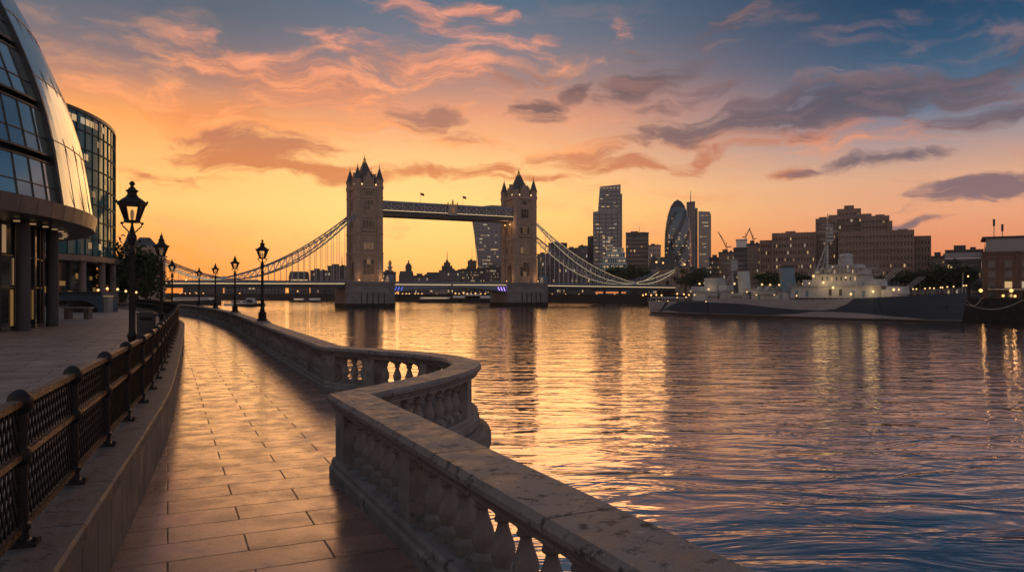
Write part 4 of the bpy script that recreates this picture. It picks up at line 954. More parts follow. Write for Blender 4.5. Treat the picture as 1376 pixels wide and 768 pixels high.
def chain(label, base, dirn, y, slow, send, ztop, zlow, zend, bright):
    p = on(0, y, base); t = thing('suspension_chain', label, 'suspension chain', (p[0], p[1], 0), BR, 'suspension chains of the bridge')
    def P(s, z): return (dirn * s, 0, z)
    N_ = 22; up, lo = [], []
    s0 = 5.5
    for i in range(N_ + 1):
        f = i / N_; s = s0 + (slow - s0) * f; g = 1 - f; z = zlow + (ztop - zlow) * (.40 * g + .60 * g * g); dz = 3.6 * math.sin(math.pi * min(1, f * 1.0)) ** .9 if 0 < f < 1 else 0
        up.append(P(s, z + .25)); lo.append(P(s, z - .25 - dz * (.9 if f < .9 else .9)))
    K = 10; up2, lo2 = [], []
    for i in range(K + 1):
        f = i / K; s = slow + (send - slow) * f; z = zlow + (zend - zlow) * (.45 * f + .55 * f * f); dz = 1.7 * math.sin(math.pi * f) if 0 < f < 1 else 0
        up2.append(P(s, z + .25)); lo2.append(P(s, z - .25 - dz))
    def chord(name, pts, w, h):
        b = MB()
        for a, c in zip(pts, pts[1:]): b.bar(a, c, w, h)
        b.build(name, M['steelblue'], t)
    chord('upper_chord', up, .5, .5); chord('lower_chord', lo, .5, .5); chord('upper_chord', up2, .5, .45); chord('lower_chord', lo2, .5, .45)
    for A_, B_ in ((up, lo), (up2, lo2)):
        b = MB()
        for i in range(1, len(A_) - 1):
            b.bar(A_[i], B_[i], .2, .2); b.bar(A_[i], B_[i + 1], .2, .2)
        b.build('web_bars', M['steelwhite'], t)
    b = MB(); b.lathe([(1.0, -.9), (1.0, .9)], 10); o = b.build('pin_joint', M['steelwhite'], t); o.location = P(slow, zlow); o.rotation_euler = (math.pi / 2, 0, 0)
    for pts in (lo[2:], lo2[1:-1]):
        for q in pts[::1]:
            if q[2] - 6.4 < .6: continue
            h = MB(); h.bar((q[0], 0, 5.4), q, .15, .15); h.build('hanger', M['steelwhite'], t)
    for pts, m_ in ((lo2, 'led'), (up2, 'led') if bright > 1 else (None, None), (lo, 'led' if bright else None), (up, 'ledwarm' if bright > 1 else None)):
        if not m_: continue
        b = MB()
        for a, c in zip(pts, pts[1:]): b.bar((a[0], -.32, a[2]), (c[0], -.32, c[2]), .08, .12 if pts in (lo2, up2) else .09)
        b.build('light_strip', M[m_], t)
    return t
chain('near side suspension chain from the left tower down to the left shore', T0, -1, -6.6, 57, AB - 2, 34.5, 7.4, 16.5, 0)
chain('far side suspension chain from the left tower down to the left shore', T0, -1, 6.6, 57, AB - 2, 34.5, 7.4, 16.5, 0)
chain('brightly lit near side suspension chain from the right tower down to the far bank', T1, 1, -6.6, 62, 90, 34.5, 6.6, 14.6, 2)
chain('far side suspension chain from the right tower, seen behind the brightly lit one', T1, 1, 6.6, 62, 90, 34.5, 6.6, 14.6, 1)
def abut(label, s, base, w, d, H, turrets):
    p = on(s, 0, base); t = thing('abutment_tower', label, 'tower', (p[0], p[1], 0), BR, 'abutment towers of the bridge')
    b = MB()
    for sg in (-1, 1): b.box((0, sg * (d / 2 - 2.6), H / 2 - 2), (w, 5.2, H + 4))
    b.box((0, 0, H - 2.5), (w - .02, d - 10.4, 5)); b.build('tower_wall', M['towerstone'], t)
    b = MB(); b.box((0, 0, H * .62), (w + .5, d + .5, .5)); b.box((0, 0, H), (w + .8, d + .8, .7))
    for i in range(int(w)): 
        for sg in (-1, 1): b.box((-w / 2 + .5 + i, sg * d / 2, H + .8), (.6, .5, 1.0))
    b.build('string_course', M['trim'], t)
    for x, y in ((-w / 2, -d / 2), (w / 2, -d / 2), (w / 2, d / 2), (-w / 2, d / 2)):
        b = MB(); b.lathe([(1.2, -3), (1.2, H + 1), (1.4, H + 1.2), (1.4, H + 1.8)], 8, (x, y, 0)); o = b.build('corner_turret', M['towerstone'], t)
        b = MB(); b.lathe([(1.3, H + 1.8), (.2, H + 1.8 + turrets), (.05, H + 3 + turrets)], 8, (x, y, 0)); b.build('spire', M['slate'], o)
    b = MB(); b.prism([(-w / 2 + .6, -d / 2 + .6), (w / 2 - .6, -d / 2 + .6), (w / 2 - .6, d / 2 - .6), (-w / 2 + .6, d / 2 - .6)], H + .3, H + 4.5, scale=.35); b.build('roof', M['slate'], t)
    for off in (-w * .22, w * .22):
        for z in (H * .35, H * .68):
            me = GW.setdefault(('a', w, z), gothic(1.8, 2.8, 2, 1, .6, True, int(z * 7))); inst('window', me, t, (off, -d / 2 - .02, z))
    return t
abut('grey abutment tower with turrets behind the railing lamps, left end of the bridge', -AB, T0, 11, 16, 18, 3.4)
abut('small reddish abutment tower at the right end of the bridge by the ship stern', 92, T1, 7, 15, 13.5, 1.4)
b = MB(); b.box((0, 0, 2), (34, 15, 5)); o = b.build('approach_viaduct', M['brick'], origin=(on(112.5, 0, T1)[0], on(112.5, 0, T1)[1], 0)); o.rotation_euler = (0, 0, BR); tag(o, 'brick approach road of the bridge beyond its right abutment tower', 'viaduct')
b = MB(); b.box((0, 0, 2.2), (60, 15, 5)); o = b.build('approach_viaduct', M['palestone'], origin=(on(-120, 0)[0], on(-120, 0)[1], 0)); o.rotation_euler = (0, 0, BR); tag(o, 'stone approach road of the bridge beyond its left abutment tower', 'viaduct')

# ================================================================== THE WARSHIP
S0 = Vector((43., 225.)); S1 = Vector((92., 150.)); SU = (S1 - S0).normalized(); SLEN = (S1 - S0).length; SR = math.atan2(SU.y, SU.x)
def sx_(px): k = (px - 688) / 1000.; tt = (225 * k - 43) / (49 + 75 * k); return SLEN * tt
def sz_(px, py): Y = 225 - 75 * sx_(px) / SLEN; return EYE + (392 - py) * Y / 1000. - WATER
sh = thing('warship', 'long grey gun cruiser in blue camouflage paint moored on the right with lit superstructure', 'ship', (S0.x, S0.y, WATER), SR)
# local: x towards the bow, y to port; the side facing the viewer is starboard, y < 0
def half(x):        # half beam
    t = x / SLEN
    if t < .12: return 2.6 + 2.2 * math.sqrt(t / .12)
    if t < .62: return 4.8
    return max(.05, 4.8 * (1 - ((t - .62) / .38) ** 2.1))
def sheer(x):
    t = x / SLEN
    if t < .28: return 3.55
    if t < .285: return 3.55
    if t < .60: return 4.45
    return 4.45 + 1.75 * ((t - .60) / .40) ** 1.5
xs = sorted(set([SLEN * i / 110 for i in range(111)] + [SLEN * .285, SLEN * .2801]))
def c1(x):      # lower edge of the dark paint band / upper edge of the low pale band
    t = x / SLEN; h = sheer(x)
    if t < .05: return .9
    pts = [(.05, .9), (.10, 1.0), (.18, .55), (.30, .5), (.50, .5), (.56, .9), (.66, 1.75), (.75, 1.6), (.86, .9), (.92, .5), (1., .5)]
    for (a, b_), (c, d) in zip(pts, pts[1:]):
        if t <= c: f = (t - a) / (c - a); f = f * f * (3 - 2 * f); return b_ + (d - b_) * f
    return .5
def c2(x):      # upper edge of the dark band: pale paint lies above it
    t = x / SLEN; h = sheer(x)
    pts = [(0, 1.0), (.05, 1.0), (.09, 1.25), (.16, 3.5), (.18, 3.55), (.28, 3.55), (.2805, 3.5), (.40, 3.3), (.50, 2.5), (.58, 2.1), (.66, 2.0), (.70, 2.4), (.735, 3.6), (.75, 4.7), (.76, 9), (1, 9)]
    for (a, b_), (c, d) in zip(pts, pts[1:]):
        if t <= c: f = (t - a) / (c - a); return min(h, b_ + (d - b_) * f)
    return h
def hullpt(x, z, sg):
    h = sheer(x); t = x / SLEN; fl = .80 + .20 * min(1, max(0, z) / h); rk = 0
    if t > .8: fl = (.45 + .55 * min(1, max(0, z) / h)) if half(x) < 4 else fl
    xx = x
    if t > .93: xx = x + (z - h) * .22 * (t - .93) / .07
    if t < .06: xx = x - (z - h) * .15 * (1 - t / .06)
    return (xx, sg * half(x) * fl, z)
hb = MB()
for a, c in zip(xs, xs[1:]):
    if abs(a - SLEN * .2801) < 1e-6: continue
    for sg in (-1, 1):
        za = [-1., .42, max(.45, c1(a)), max(.48, c1(a) + .02, c2(a)), sheer(a)]; zc = [-1., .42, max(.45, c1(c)), max(.48, c1(c) + .02, c2(c)), sheer(c)]
        for k in range(4):
            za[k + 1] = max(za[k + 1], za[k]); zc[k + 1] = max(zc[k + 1], zc[k])
            hb.face([hullpt(a, za[k], sg), hullpt(c, zc[k], sg), hullpt(c, zc[k + 1], sg), hullpt(a, za[k + 1], sg)], (2, 0, 1, 0)[k])
    hb.face([hullpt(a, sheer(a), -1), hullpt(c, sheer(c), -1), hullpt(c, sheer(c), 1), hullpt(a, sheer(a), 1)], 3)
x = SLEN * .2801; hb.face([(x, -half(x), 3.5), (x, half(x), 3.5), (x, half(x), sheer(x + 1)), (x, -half(x), sheer(x + 1))], 0)
hb.face([hullpt(0, -1, -1), hullpt(0, -1, 1), hullpt(0, 3.55, 1), hullpt(0, 3.55, -1)], 0)
hb.build('hull', [M['hull_light'], M['hull_dark'], M['boot'], M['darksteel']], sh, smooth=25)
b = MB()                                                         # dark camouflage diagonal near the stern
for k in range(10):
    f0, f1 = k / 10, (k + 1) / 10; X0_, X1_ = 5.5 + 4.2 * f0, 5.5 + 4.2 * f1; z0, z1 = .5 + 3.0 * f0, .5 + 3.0 * f1
    q = [hullpt(X0_, z0, -1), hullpt(X0_ + 1.4, z0, -1), hullpt(X1_ + 1.4, z1, -1), hullpt(X1_, z1, -1)]
    b.face([(p[0], p[1] - .03, p[2]) for p in q])
b.build('camouflage_stripe', M['hull_dark'], sh)
def sbox(name, px0, px1, py0, py1, w, m='shipgrey', y=0., taper=1., parent=None, bev=True):
    a, c = sx_(px0), sx_(px1); pm = (px0 + px1) / 2; z0, z1 = sz_(pm, py1), sz_(pm, py0); b = MB()
    b.prism([(a, y - w / 2), (c - w * .22, y - w / 2), (c, y - w * .25), (c, y + w * .25), (c - w * .22, y + w / 2), (a, y + w / 2)] if bev else [(a, y - w / 2), (c, y - w / 2), (c, y + w / 2), (a, y + w / 2)], z0, z1, scale=taper)
    return b.build(name, M[m], parent or sh)
d1 = sbox('deckhouse', 1074, 1190, 384.5, 400, 6.6)
d2 = sbox('bridge_block', 1101, 1168, 369, 384.6, 5.6)
d3 = sbox('bridge_block', 1106, 1167, 361, 369.2, 5.0)
d4 = sbox('wheelhouse', 1118, 1160, 356, 361.2, 4.2)
d5 = sbox('director_tower', 1130, 1144, 347, 356.2, 2.4)
b = MB(); x = (sx_(1130) + sx_(1144)) / 2; b.lathe([(1.3, sz_(1137, 347)), (1.5, sz_(1137, 345)), (1.5, sz_(1137, 342)), (.6, sz_(1137, 340.5))], 10, (x, 0, 0)); b.bar((x, -2.2, sz_(1137, 343.5)), (x, 2.2, sz_(1137, 343.5)), .5, .5); b.build('rangefinder', M['shipgrey'], sh, smooth=40)
sbox('deckhouse', 1168, 1183, 378, 386, 4.2); sbox('deckhouse', 1192, 1212, 389, 399, 4.6)
sbox('deckhouse', 1020, 1075, 392, 402, 6.0); sbox('deckhouse', 1008, 1052, 388.5, 392.2, 5.0); sbox('deckhouse', 940, 990, 392, 404, 5.6); sbox('deckhouse', 952, 969, 373.5, 392.2, 3.4, 'shipgrey', bev=False); sbox('deckhouse', 936, 952, 385, 392.2, 4.2); sbox('deckhouse', 985, 1012, 394, 403, 5.2)
sbox('deckhouse', 1086, 1104, 376, 385, 4.4)
for px0, px1, py, w in ((1098, 1172, 369, 7.0), (1104, 1169, 361.2, 6.0), (1072, 1195, 384.6, 7.6), (1020, 1076, 391.8, 7.0), (938, 995, 392, 6.6), (1008, 1054, 388.3, 5.8)):
    b = MB(); a, c = sx_(px0), sx_(px1); z = sz_((px0 + px1) / 2, py); b.box(((a + c) / 2, 0, z + .06), (c - a, w, .1)); n = int((c - a) / 1.1)
    for sg in (-1, 1):
        for i in range(n + 1): b.box((a + (c - a) * i / n, sg * w / 2, z + .5), (.05, .05, .9))
        for zz in (.5, .95): b.bar((a, sg * w / 2, z + zz), (c, sg * w / 2, z + zz), .035, .035)
    b.build('deck_rail', M['shipgrey'], sh)
b = MB(); n = 60
for sg in (-1, 1):
    pr = None
    for i in range(n + 1):
        x = .3 + (SLEN - .8) * i / n; q = (x, sg * max(.02, half(x) - .08), sheer(x)); b.box((q[0], q[1], q[2] + .45), (.05, .05, .9))
        if pr:
            for zz in (.45, .9): b.bar((pr[0], pr[1], pr[2] + zz), (q[0], q[1], q[2] + zz), .03, .03)
        pr = q
b.build('side_rail', M['shipgrey'], sh)
b = MB(); a, c = sx_(884), sx_(925); b.box(((a + c) / 2, 0, sz_(905, 399.6)), (c - a, 6.4, .12)); 
for i in range(6): 
    for sg in (-1, 1): b.box((a + (c - a) * i / 5, sg * 2.9, sz_(905, 402)), (.08, .08, 1.2))
b.build('stern_awning', M['white'], sh)
def funnel(pxc, w, pt, pb, m):
    x = sx_(pxc); z0, z1 = sz_(pxc, pb), sz_(pxc, pt); b = MB(); n = 14; rake = -.09 * (z1 - z0); o = len(b.v); lv = [(z0, 1.04, 0), (z1 - .5, 1., 0), (z1 - .48, 1.06, 1), (z1, 1.05, 1), (z1, .9, 1), (z1 - .8, .88, 1)]
    for z, sc, mi in lv:
        for i in range(n):
            a = 2 * math.pi * i / n; b.v.append((x + rake * (z - z0) / (z1 - z0) + w / 2 * sc * 1.15 * math.cos(a), w / 2 * sc * math.sin(a), z))
    for k in range(len(lv) - 1):
        for i in range(n): j = (i + 1) % n; b.f.append((o + k * n + i, o + k * n + j, o + (k + 1) * n + j, o + (k + 1) * n + i)); b.mi.append(1 if k >= 1 else 0)
    b.f.append(tuple(o + (len(lv) - 1) * n + i for i in range(n))); b.mi.append(1)
    b.build('funnel', [M[m], M['darksteel']], sh, smooth=40)
funnel(1060, 3.3, 357, 398, 'funnel'); funnel(1001, 2.9, 361.5, 394, 'shipgrey')
def mast(px, ptop, pbase, r):
    x = sx_(px); z0, z1 = sz_(px, pbase), sz_(px, ptop); zm = z0 + (z1 - z0) * .56; b = MB()
    b.tube([(x, 0, z0), (x, 0, zm), (x, 0, z1)], [r, r * .8, r * .3], 6)
    for sg in (-1, 1): b.tube([(x - 3.0, sg * 1.7, z0), (x - .1, sg * .1, zm)], r * .6, 5)
    for i in range(7):
        f = i / 7; b.bar((x - 3 * (1 - f), -1.7 * (1 - f), z0 + (zm - z0) * f), (x, 0, z0 + (zm - z0) * (f + .12)), .07, .07); b.bar((x - 3 * (1 - f), 1.7 * (1 - f), z0 + (zm - z0) * f), (x, 0, z0 + (zm - z0) * (f + .12)), .07, .07)
        b.bar((x - 3 * (1 - f), -1.7 * (1 - f), z0 + (zm - z0) * f), (x - 3 * (1 - f), 1.7 * (1 - f), z0 + (zm - z0) * f), .06, .06)
    b.box((x, 0, zm), (1.6, 2.2, .12))
    for f, w in ((.62, 2.6), (.74, 4.2), (.84, 2.2)): b.bar((x, -w, z0 + (z1 - z0) * f), (x, w, z0 + (z1 - z0) * f), .10, .10); b.bar((x - w * .7, 0, z0 + (z1 - z0) * f), (x + w * .7, 0, z0 + (z1 - z0) * f), .08, .08)
    for f in (.60, .66, .71, .78): b.box((x + .5, 0, z0 + (z1 - z0) * f), (.9, 1.6, .5)); b.bar((x - .8, -.7, z0 + (z1 - z0) * f), (x + 1.0, .7, z0 + (z1 - z0) * (f + .05)), .06, .06)
    return b.build('mast', M['shipgrey'], sh)
mast(1112, 287, 378, .26); mast(985, 340, 394, .16)
for (pa, za, ya, pb_, zb, yb) in ((1112, 290, 0, 1200, 394, -2), (1112, 290, 0, 1137, 343, 0), (1112, 300, -2, 1060, 360, -1), (1112, 300, 2, 1060, 360, 1), (985, 342, 0, 1002, 365, 0), (985, 342, 0, 925, 402, 0), (1112, 310, -3, 1090, 384, -3), (1112, 310, -3, 1140, 356, -2), (1112, 296, 0, 1290, 392, 0)):
    b = MB(); b.tube([(sx_(pa), ya, sz_(pa, za)), (sx_(pb_), yb, sz_(pb_, zb))], .035, 4); b.build('rigging', M['darksteel'], sh)
def turret(px, pb, elev, rz=0., ln=5.0, sc=1.):
    x = sx_(px); z0 = sz_(px, pb); b = MB(); b.lathe([(1.7 * sc, -.8), (1.7 * sc, .35)], 12, (x, 0, z0)); d = 1 if rz == 0 else -1
    P_ = [(x - d * 2.0 * sc, -1.7 * sc), (x + d * 1.2 * sc, -1.7 * sc), (x + d * 2.0 * sc, -1.0 * sc), (x + d * 2.0 * sc, 1.0 * sc), (x + d * 1.2 * sc, 1.7 * sc), (x - d * 2.0 * sc, 1.7 * sc)]
    b.prism(P_, z0 + .36, z0 + 1.9 * sc, scale=.9); o = b.build('gun_turret', M['shipgrey'], sh)
    for y in (-1.15, 0, 1.15):
        g = MB(); g.tube([(x + d * 1.6 * sc, y * sc, z0 + 1.15 * sc), (x + d * (1.6 + ln * math.cos(R(elev))) * sc, y * sc, z0 + 1.15 * sc + ln * sc * math.sin(R(elev)))], [.085 * sc, .05 * sc], 8); g.build('gun_barrel', M['shipgrey'], o)
turret(1178, 386.4, 42, 0, 4.6); turret(1207, 396.6, 38, 0, 4.6); turret(974, 391.4, 14, 1, 4.4, .9); turret(955, 401.5, 4, 1, 4.2, .8)
for px, py, y in ((1110, 368, -3.2), (1150, 366, -2.8), (1125, 366, -2.9), (1041, 390, -2.9), (1030, 390, -3.)):
    x = sx_(px); z = sz_(px, py); b = MB(); b.lathe([(.5, 0), (.6, .5), (.3, .9)], 8, (x, y, z)); b.bar((x, y, z + .5), (x + 1.5, y - .3, z + 1.3), .09, .09); b.bar((x, y + .25, z + .5), (x + 1.5, y - .05, z + 1.3), .09, .09); b.build('small_gun', M['shipgrey'], sh)
for k, (px, py) in enumerate(((1031, 396), (1044, 396), (1000, 398), (968, 398))):       # ship's boats on deck
    x = sx_(px); z = sz_(px, py); b = MB(); n = 8
    ring = [[(x - 2.2 + 4.4 * i / n, -3.4 + sg * .75 * math.sin(math.pi * (.06 + .88 * i / n)) ** .6, z + zz) for i in range(n + 1)] for sg, zz in ((-1, .9), (-.55, .1), (.55, .1), (1, .9))]
    for r0, r1 in zip(ring, ring[1:]):
        for i in range(n): b.face([r0[i], r0[i + 1], r1[i + 1], r1[i]])
    for i in range(n): b.face([ring[0][i], ring[0][i + 1], ring[3][i + 1], ring[3][i]])
    b.build('lifeboat', M['shipgrey'], sh)
# window rows, portholes and lamps
for px0, px1, py, h, w, n in ((1108, 1162, 365, .75, 5.05, 11), (1112, 1162, 374.5, .9, 5.65, 8), (1120, 1157, 358.8, .6, 4.25, 9)):
    for i in range(n):
        px = px0 + (px1 - px0) * (i + .5) / n; x = sx_(px); z = sz_((px0 + px1) / 2, py); b = MB(); b.box((x, -w / 2, z), (sx_(px + 1.6) - sx_(px), .06, h)); b.build('window', M['glass'] if (i + n) % 5 else M['lit'], sh)
for px, py, w in ((1082, 393, 6.65), (1096, 393, 6.65), (1127, 391.5, 6.65), (1141, 391.5, 6.65), (1158, 393.5, 6.65), (1172, 393.5, 6.65), (1030, 397.5, 6.05), (1060, 397.5, 6.05), (962, 399, 5.65), (975, 399, 5.65)):
    x = sx_(px); z = sz_(px, py); b = MB(); b.box((x, -w / 2, z - .2), (.7, .06, 1.5)); b.build('door', M['darksteel'] if px % 2 else M['funnel'], sh)
bulb_me = MB().lathe([(.06, -.3), (.24, -.15), (.26, .1), (.08, .3)], 8).mesh('deck_light', M['bulb'], smooth=60)
bulb_s = MB().lathe([(.05, -.2), (.15, -.1), (.16, .08), (.05, .2)], 8).mesh('deck_light', M['bulbsoft'], smooth=60)
for px, py, y, big in ((960, 388.5, -2.3, 1), (963, 405, -4.2, 0), (974, 405, -4.2, 0), (985, 405, -4.2, 0), (909, 404.5, -3.5, 0), (896, 404.5, -3.2, 0), (892, 405, -3.2, 0), (995, 394, -3.2, 1), (1005, 395, -3.2, 1), (1028, 395, -3.4, 1), (1017, 404, -4.4, 1), (1052, 395.5, -3.4, 0), (1106, 371, -3.7, 1), (1119, 379.5, -3.6, 1), (1098, 380.5, -3.0, 0), (1133, 386.3, -3.9, 1), (1157, 395, -3.9, 1), (1185, 391.5, -3.4, 1), (1211, 389, -2.9, 1), (1217, 389, -2.6, 0), (1014, 392, -3, 0), (1148, 373, -3.3, 0), (1301, 371, 0, 0), (1084, 397, -3.9, 0), (944, 396, -3.2, 0), (934, 399, -3.6, 0), (921, 399.5, -3.3, 0)):
    inst('deck_light', bulb_me if big else bulb_s, sh, (sx_(px), y, sz_(px, py)))
for px, py, y, e in ((960, 387, -3.2, 260), (1000, 391, -4., 240), (1028, 392, -4.5, 160), (1119, 381, -4.6, 900), (1135, 386, -5., 500), (1157, 393, -4.9, 200), (1186, 391, -4.6, 900), (1212, 389, -4., 300), (1106, 372, -4.4, 160), (1150, 371, -4.2, 160)):
    l = bpy.data.lights.new('deck_lamp_light', 'POINT'); l.energy = e * .2; l.color = (1, .62, .25) if px != 1212 else (1, .4, .25); l.shadow_soft_size = 1.6; o = bpy.data.objects.new('deck_lamp_light', l); COL.objects.link(o); o.parent = sh; o.location = (sx_(px), y, sz_(px, py))
b = MB(); b.tube([(SLEN - 1.2, 0, sheer(SLEN) - .1), (SLEN - 1.0, 0, sz_(1301, 366))], .06, 6); b.build('jackstaff', M['shipgrey'], sh)
b = MB(); b.tube([(SLEN * .958, -.85, 3.9), (SLEN * .958, -.95, 3.0)], .1, 6); b.bar((SLEN * .958 - .45, -.98, 3.1), (SLEN * .958 + .45, -.9, 3.1), .14, .2); b.build('anchor', M['boot'], sh)
for k, (dx, z1) in enumerate(((10, -.5), (15, .2))):
    p0 = Vector((S1.x - .5 * SU.x, S1.y - .5 * SU.y, 1.0 - k * 1.2)); p1 = Vector((103.0 + k * 5, 163.2 - k * 7, .95)); pts = [p0.lerp(p1, i / 10) + Vector((0, 0, -1.6 * math.sin(math.pi * i / 10))) for i in range(11)]
    m = MB(); m.tube([tuple(q) for q in pts], .07, 5); tag(m.build('mooring_rope', M['rope'], origin=tuple(p0)), ['upper mooring rope sagging from the warship bow to the quay', 'lower mooring rope sagging from the warship bow to the quay'][k], 'rope', 'mooring ropes at the bow')

# ================================================================== CITY BUILDINGS
UNIT = MB().box((0, 0, 0), (1, .08, 1))
WM = {k: UNIT.mesh('window', M[k]) for k in ('glass', 'lit', 'litdim', 'litcool')}
def windows(t, quads, r, lit, cap=100, name='window'):
    # quads: (x, y, z, w, h, rz) in the thing's frame; lit ones first, then the rest; past the cap one mesh
    order = []
    for q in quads:
        k = 'glass'
        if r.random() < lit * .55: k = r.choice(('lit', 'litdim', 'litdim', 'litcool'))
        order.append((0 if k != 'glass' else 1, -q[2], q, k))
    order.sort(key=lambda a: (a[0], a[1]))
    for i, (_, _, q, k) in enumerate(order[:cap]):
        o = inst(name, WM[k], t, q[:3], q[5], (q[3], 1, q[4]))
    rest = order[cap:]
    if rest:
        b = MB()
        for _, _, q, k in rest: b.box(q[:3], (q[3], .08, q[4]), q[5], 1 if k != 'glass' else 0)
        tag(b.build(name, [M['glass'], M['litdim']], t), kind='stuff')
def grid(x0, x1, z0, z1, nx, nz, y, fw=.6, fh=.55, rz=0.):
    return [((x0 + (x1 - x0) * (i + .5) / nx), y, z0 + (z1 - z0) * (j + .5) / nz, (x1 - x0) / nx * fw, (z1 - z0) / nz * fh, rz) for i in range(nx) for j in range(nz)]
def side(y0, y1, z0, z1, ny, nz, x, fw=.6, fh=.55):
    return [(x, y0 + (y1 - y0) * (i + .5) / ny, z0 + (z1 - z0) * (j + .5) / nz, (y1 - y0) / ny * fw, (z1 - z0) / nz * fh, math.pi / 2) for i in range(ny) for j in range(nz)]
def PHI(pc): return math.atan((pc - 688) / 1000.)
def LX(px, pc, Y): f = PHI(pc); return Y / math.cos(f) * math.tan(math.atan((px - 688) / 1000.) - f)
def block(label, px0, px1, pyt, Y, depth, nx, nz, m, lit=.12, rz=0., seed=1, cat='building', bands=True, roof='flat', cap=100, z0=0., fh=.55, fw=.62, group='city buildings across the river', extra=None):
    pc = (px0 + px1) / 2; X0 = X1 = PX(pc, Y); ph = PHI(pc); w = LX(px1, pc, Y) - LX(px0, pc, Y); H = PZ(pyt, Y) - z0; r = random.Random(seed)
    t = thing('city_building', label, cat, (X0 + math.sin(ph) * depth / 2, Y + math.cos(ph) * depth / 2, z0), R(rz) - ph, group)
    Hb = H - (H * .22 if roof in ('hip', 'mansard') else .0)
    b = MB(); b.box((0, 0, Hb / 2 - .5), (w, depth, Hb + 1)); b.build('wall', M[m], t)
    q = grid(-w / 2 + w * .03, w / 2 - w * .03, Hb * .06, Hb * .95, nx, nz, -depth / 2 - .02, fw, fh)
    ns = max(2, int(nx * depth / w * .6)); q += side(-depth / 2 + 1, depth / 2 - 1, Hb * .06, Hb * .95, min(ns, 8), nz, (-w / 2 - .02) if (X0 + X1) > 0 else (w / 2 + .02), fw, fh)
    windows(t, q, r, lit, cap)
    b = MB()
    if bands:
        for j in range(nz + 1): b.box((0, 0, Hb * .06 + (Hb * .89) * j / nz), (w + .35, depth + .35, max(.22, H * .012)))
        b.build('floor_band', M[m], t)
    b = MB()
    if roof == 'flat':
        b.box((0, 0, Hb + .3), (w + .6, depth + .6, .8)); b.box((-w * .12, 0, Hb + 1.4), (w * .34, depth * .4, 2.0)); b.box((w * .25, depth * .1, Hb + 1.1), (w * .16, depth * .3, 1.5))
    elif roof == 'hip': b.prism([(-w / 2 - .3, -depth / 2 - .3), (w / 2 + .3, -depth / 2 - .3), (w / 2 + .3, depth / 2 + .3), (-w / 2 - .3, depth / 2 + .3)], Hb + .02, H, scale=.5)
    elif roof == 'mansard': b.prism([(-w / 2, -depth / 2), (w / 2, -depth / 2), (w / 2, depth / 2), (-w / 2, depth / 2)], Hb + .02, H, scale=.86)
    b.build('roof', M['slate'], t)
    if extra: extra(t, w, depth, H, Hb)
    return t
def mast_on(x, h, th=.25, y=0.):
    def f(t, w, d, H, Hb):
        b = MB(); b.tube([(x * w, y, H), (x * w, y, H + h)], [th, th * .4], 5); b.build('antenna', M['darksteel'], t)
    return f
def dome_on(x, r, h):
    def f(t, w, d, H, Hb):
        b = MB(); b.lathe([(r, 0), (r, h * .35), (r * 1.1, h * .37), (r * .95, h * .5), (r * .6, h * .66), (r * .22, h * .74), (r * .2, h * .84), (r * .3, h * .86), (.05, h)], 12, (x * w, -d * .1, H)); b.build('turret', M['slate'], t, smooth=35)
    return f
# --- seen below the left chain
block('low dark terrace far across the river behind the leftmost part of the left span', 246, 300, 381, 680, 20, 12, 3, 'darkwall', .2, seed=2)
block('low grey riverside block behind the low point of the left chain', 302, 384, 379, 690, 20, 16, 3, 'greywall', .12, seed=3)
def lit_top(t, w, d, H, Hb):
    b = MB(); b.box((0, -d / 2 - .06, H * .62), (w * .8, .1, H * .07)); b.build('lit_strip', M['lit'], t)
block('rounded grey block with one glowing strip storey left of the left bridge tower', 388, 416, 364.5, 650, 22, 9, 4, 'greywall', .1, seed=4, roof='mansard', extra=lit_top)
block('dark grey block right of the one with the glowing strip', 417, 440, 364, 640, 22, 8, 5, 'darkwall', .12, seed=5)
block('taller dark block with roof plant just left of the left bridge tower', 440, 468, 358, 640, 22, 9, 6, 'darkwall', .12, seed=6, extra=mast_on(.2, 9, .5))
# --- seen between the towers
block('small dark block at the right foot of the left bridge tower', 513, 532, 366, 630, 18, 6, 4, 'darkwall', .2, seed=7)
t = thing('monument_column', 'tall thin monument column on the skyline right of the left bridge tower', 'monument', (PX(524, 700), 700, 0), 0)
b = MB(); b.box((0, 0, 9), (7, 7, 18)); b.lathe([(2.2, 18), (1.7, 24.5), (2.6, 25), (2.6, 26), (1.3, 26.2), (1.3, 28)], 10); b.build('shaft', M['palestone'], t); b = MB(); b.lathe([(1.0, 28.), (1.8, 29), (1.4, 30.4), (.2, 32.4)], 8); b.build('urn', M['gold'], t, smooth=40)
block('old domed building with a cupola on the skyline between the bridge towers', 536, 556, 364, 640, 24, 7, 5, 'greywall', .08, seed=8, roof='mansard', extra=dome_on(.15, 2.7, 10))
block('low pale riverside block right of the cupola building', 555, 578, 371, 600, 24, 10, 4, 'greywall', .1, seed=9)
block('grey block with a low mansard roof at the middle of the central span', 572, 593, 365.5, 660, 24, 8, 4, 'greywall', .06, seed=10, roof='mansard')
def spire_on(t, w, d, H, Hb):
    b = MB(); b.box((-w * .22, 0, H + 2.2), (9, 9, 5)); b.box((-w * .22, 0, H + 6), (5.5, 5.5, 3)); b.lathe([(1.6, H + 7.5), (.8, H + 9.5), (.35, H + 10), (.15, H + 17)], 8, (-w * .22, 0, 0)); b.build('spire_tower', M['slate'], t)
block('long grey office block with a thin spire right of the central span middle', 590, 628, 364, 620, 24, 14, 5, 'greywall', .1, seed=11, extra=spire_on)
block('dark square block just left of the flared skyscraper', 628.5, 640, 351, 780, 14, 5, 8, 'darkwall', .05, seed=12, extra=mast_on(0, 14, .3))
block('wide office block glittering with many lit windows left of the right bridge tower', 620, 652, 362, 560, 22, 16, 8, 'darkwall', .5, seed=13, fw=.5, cap=100)
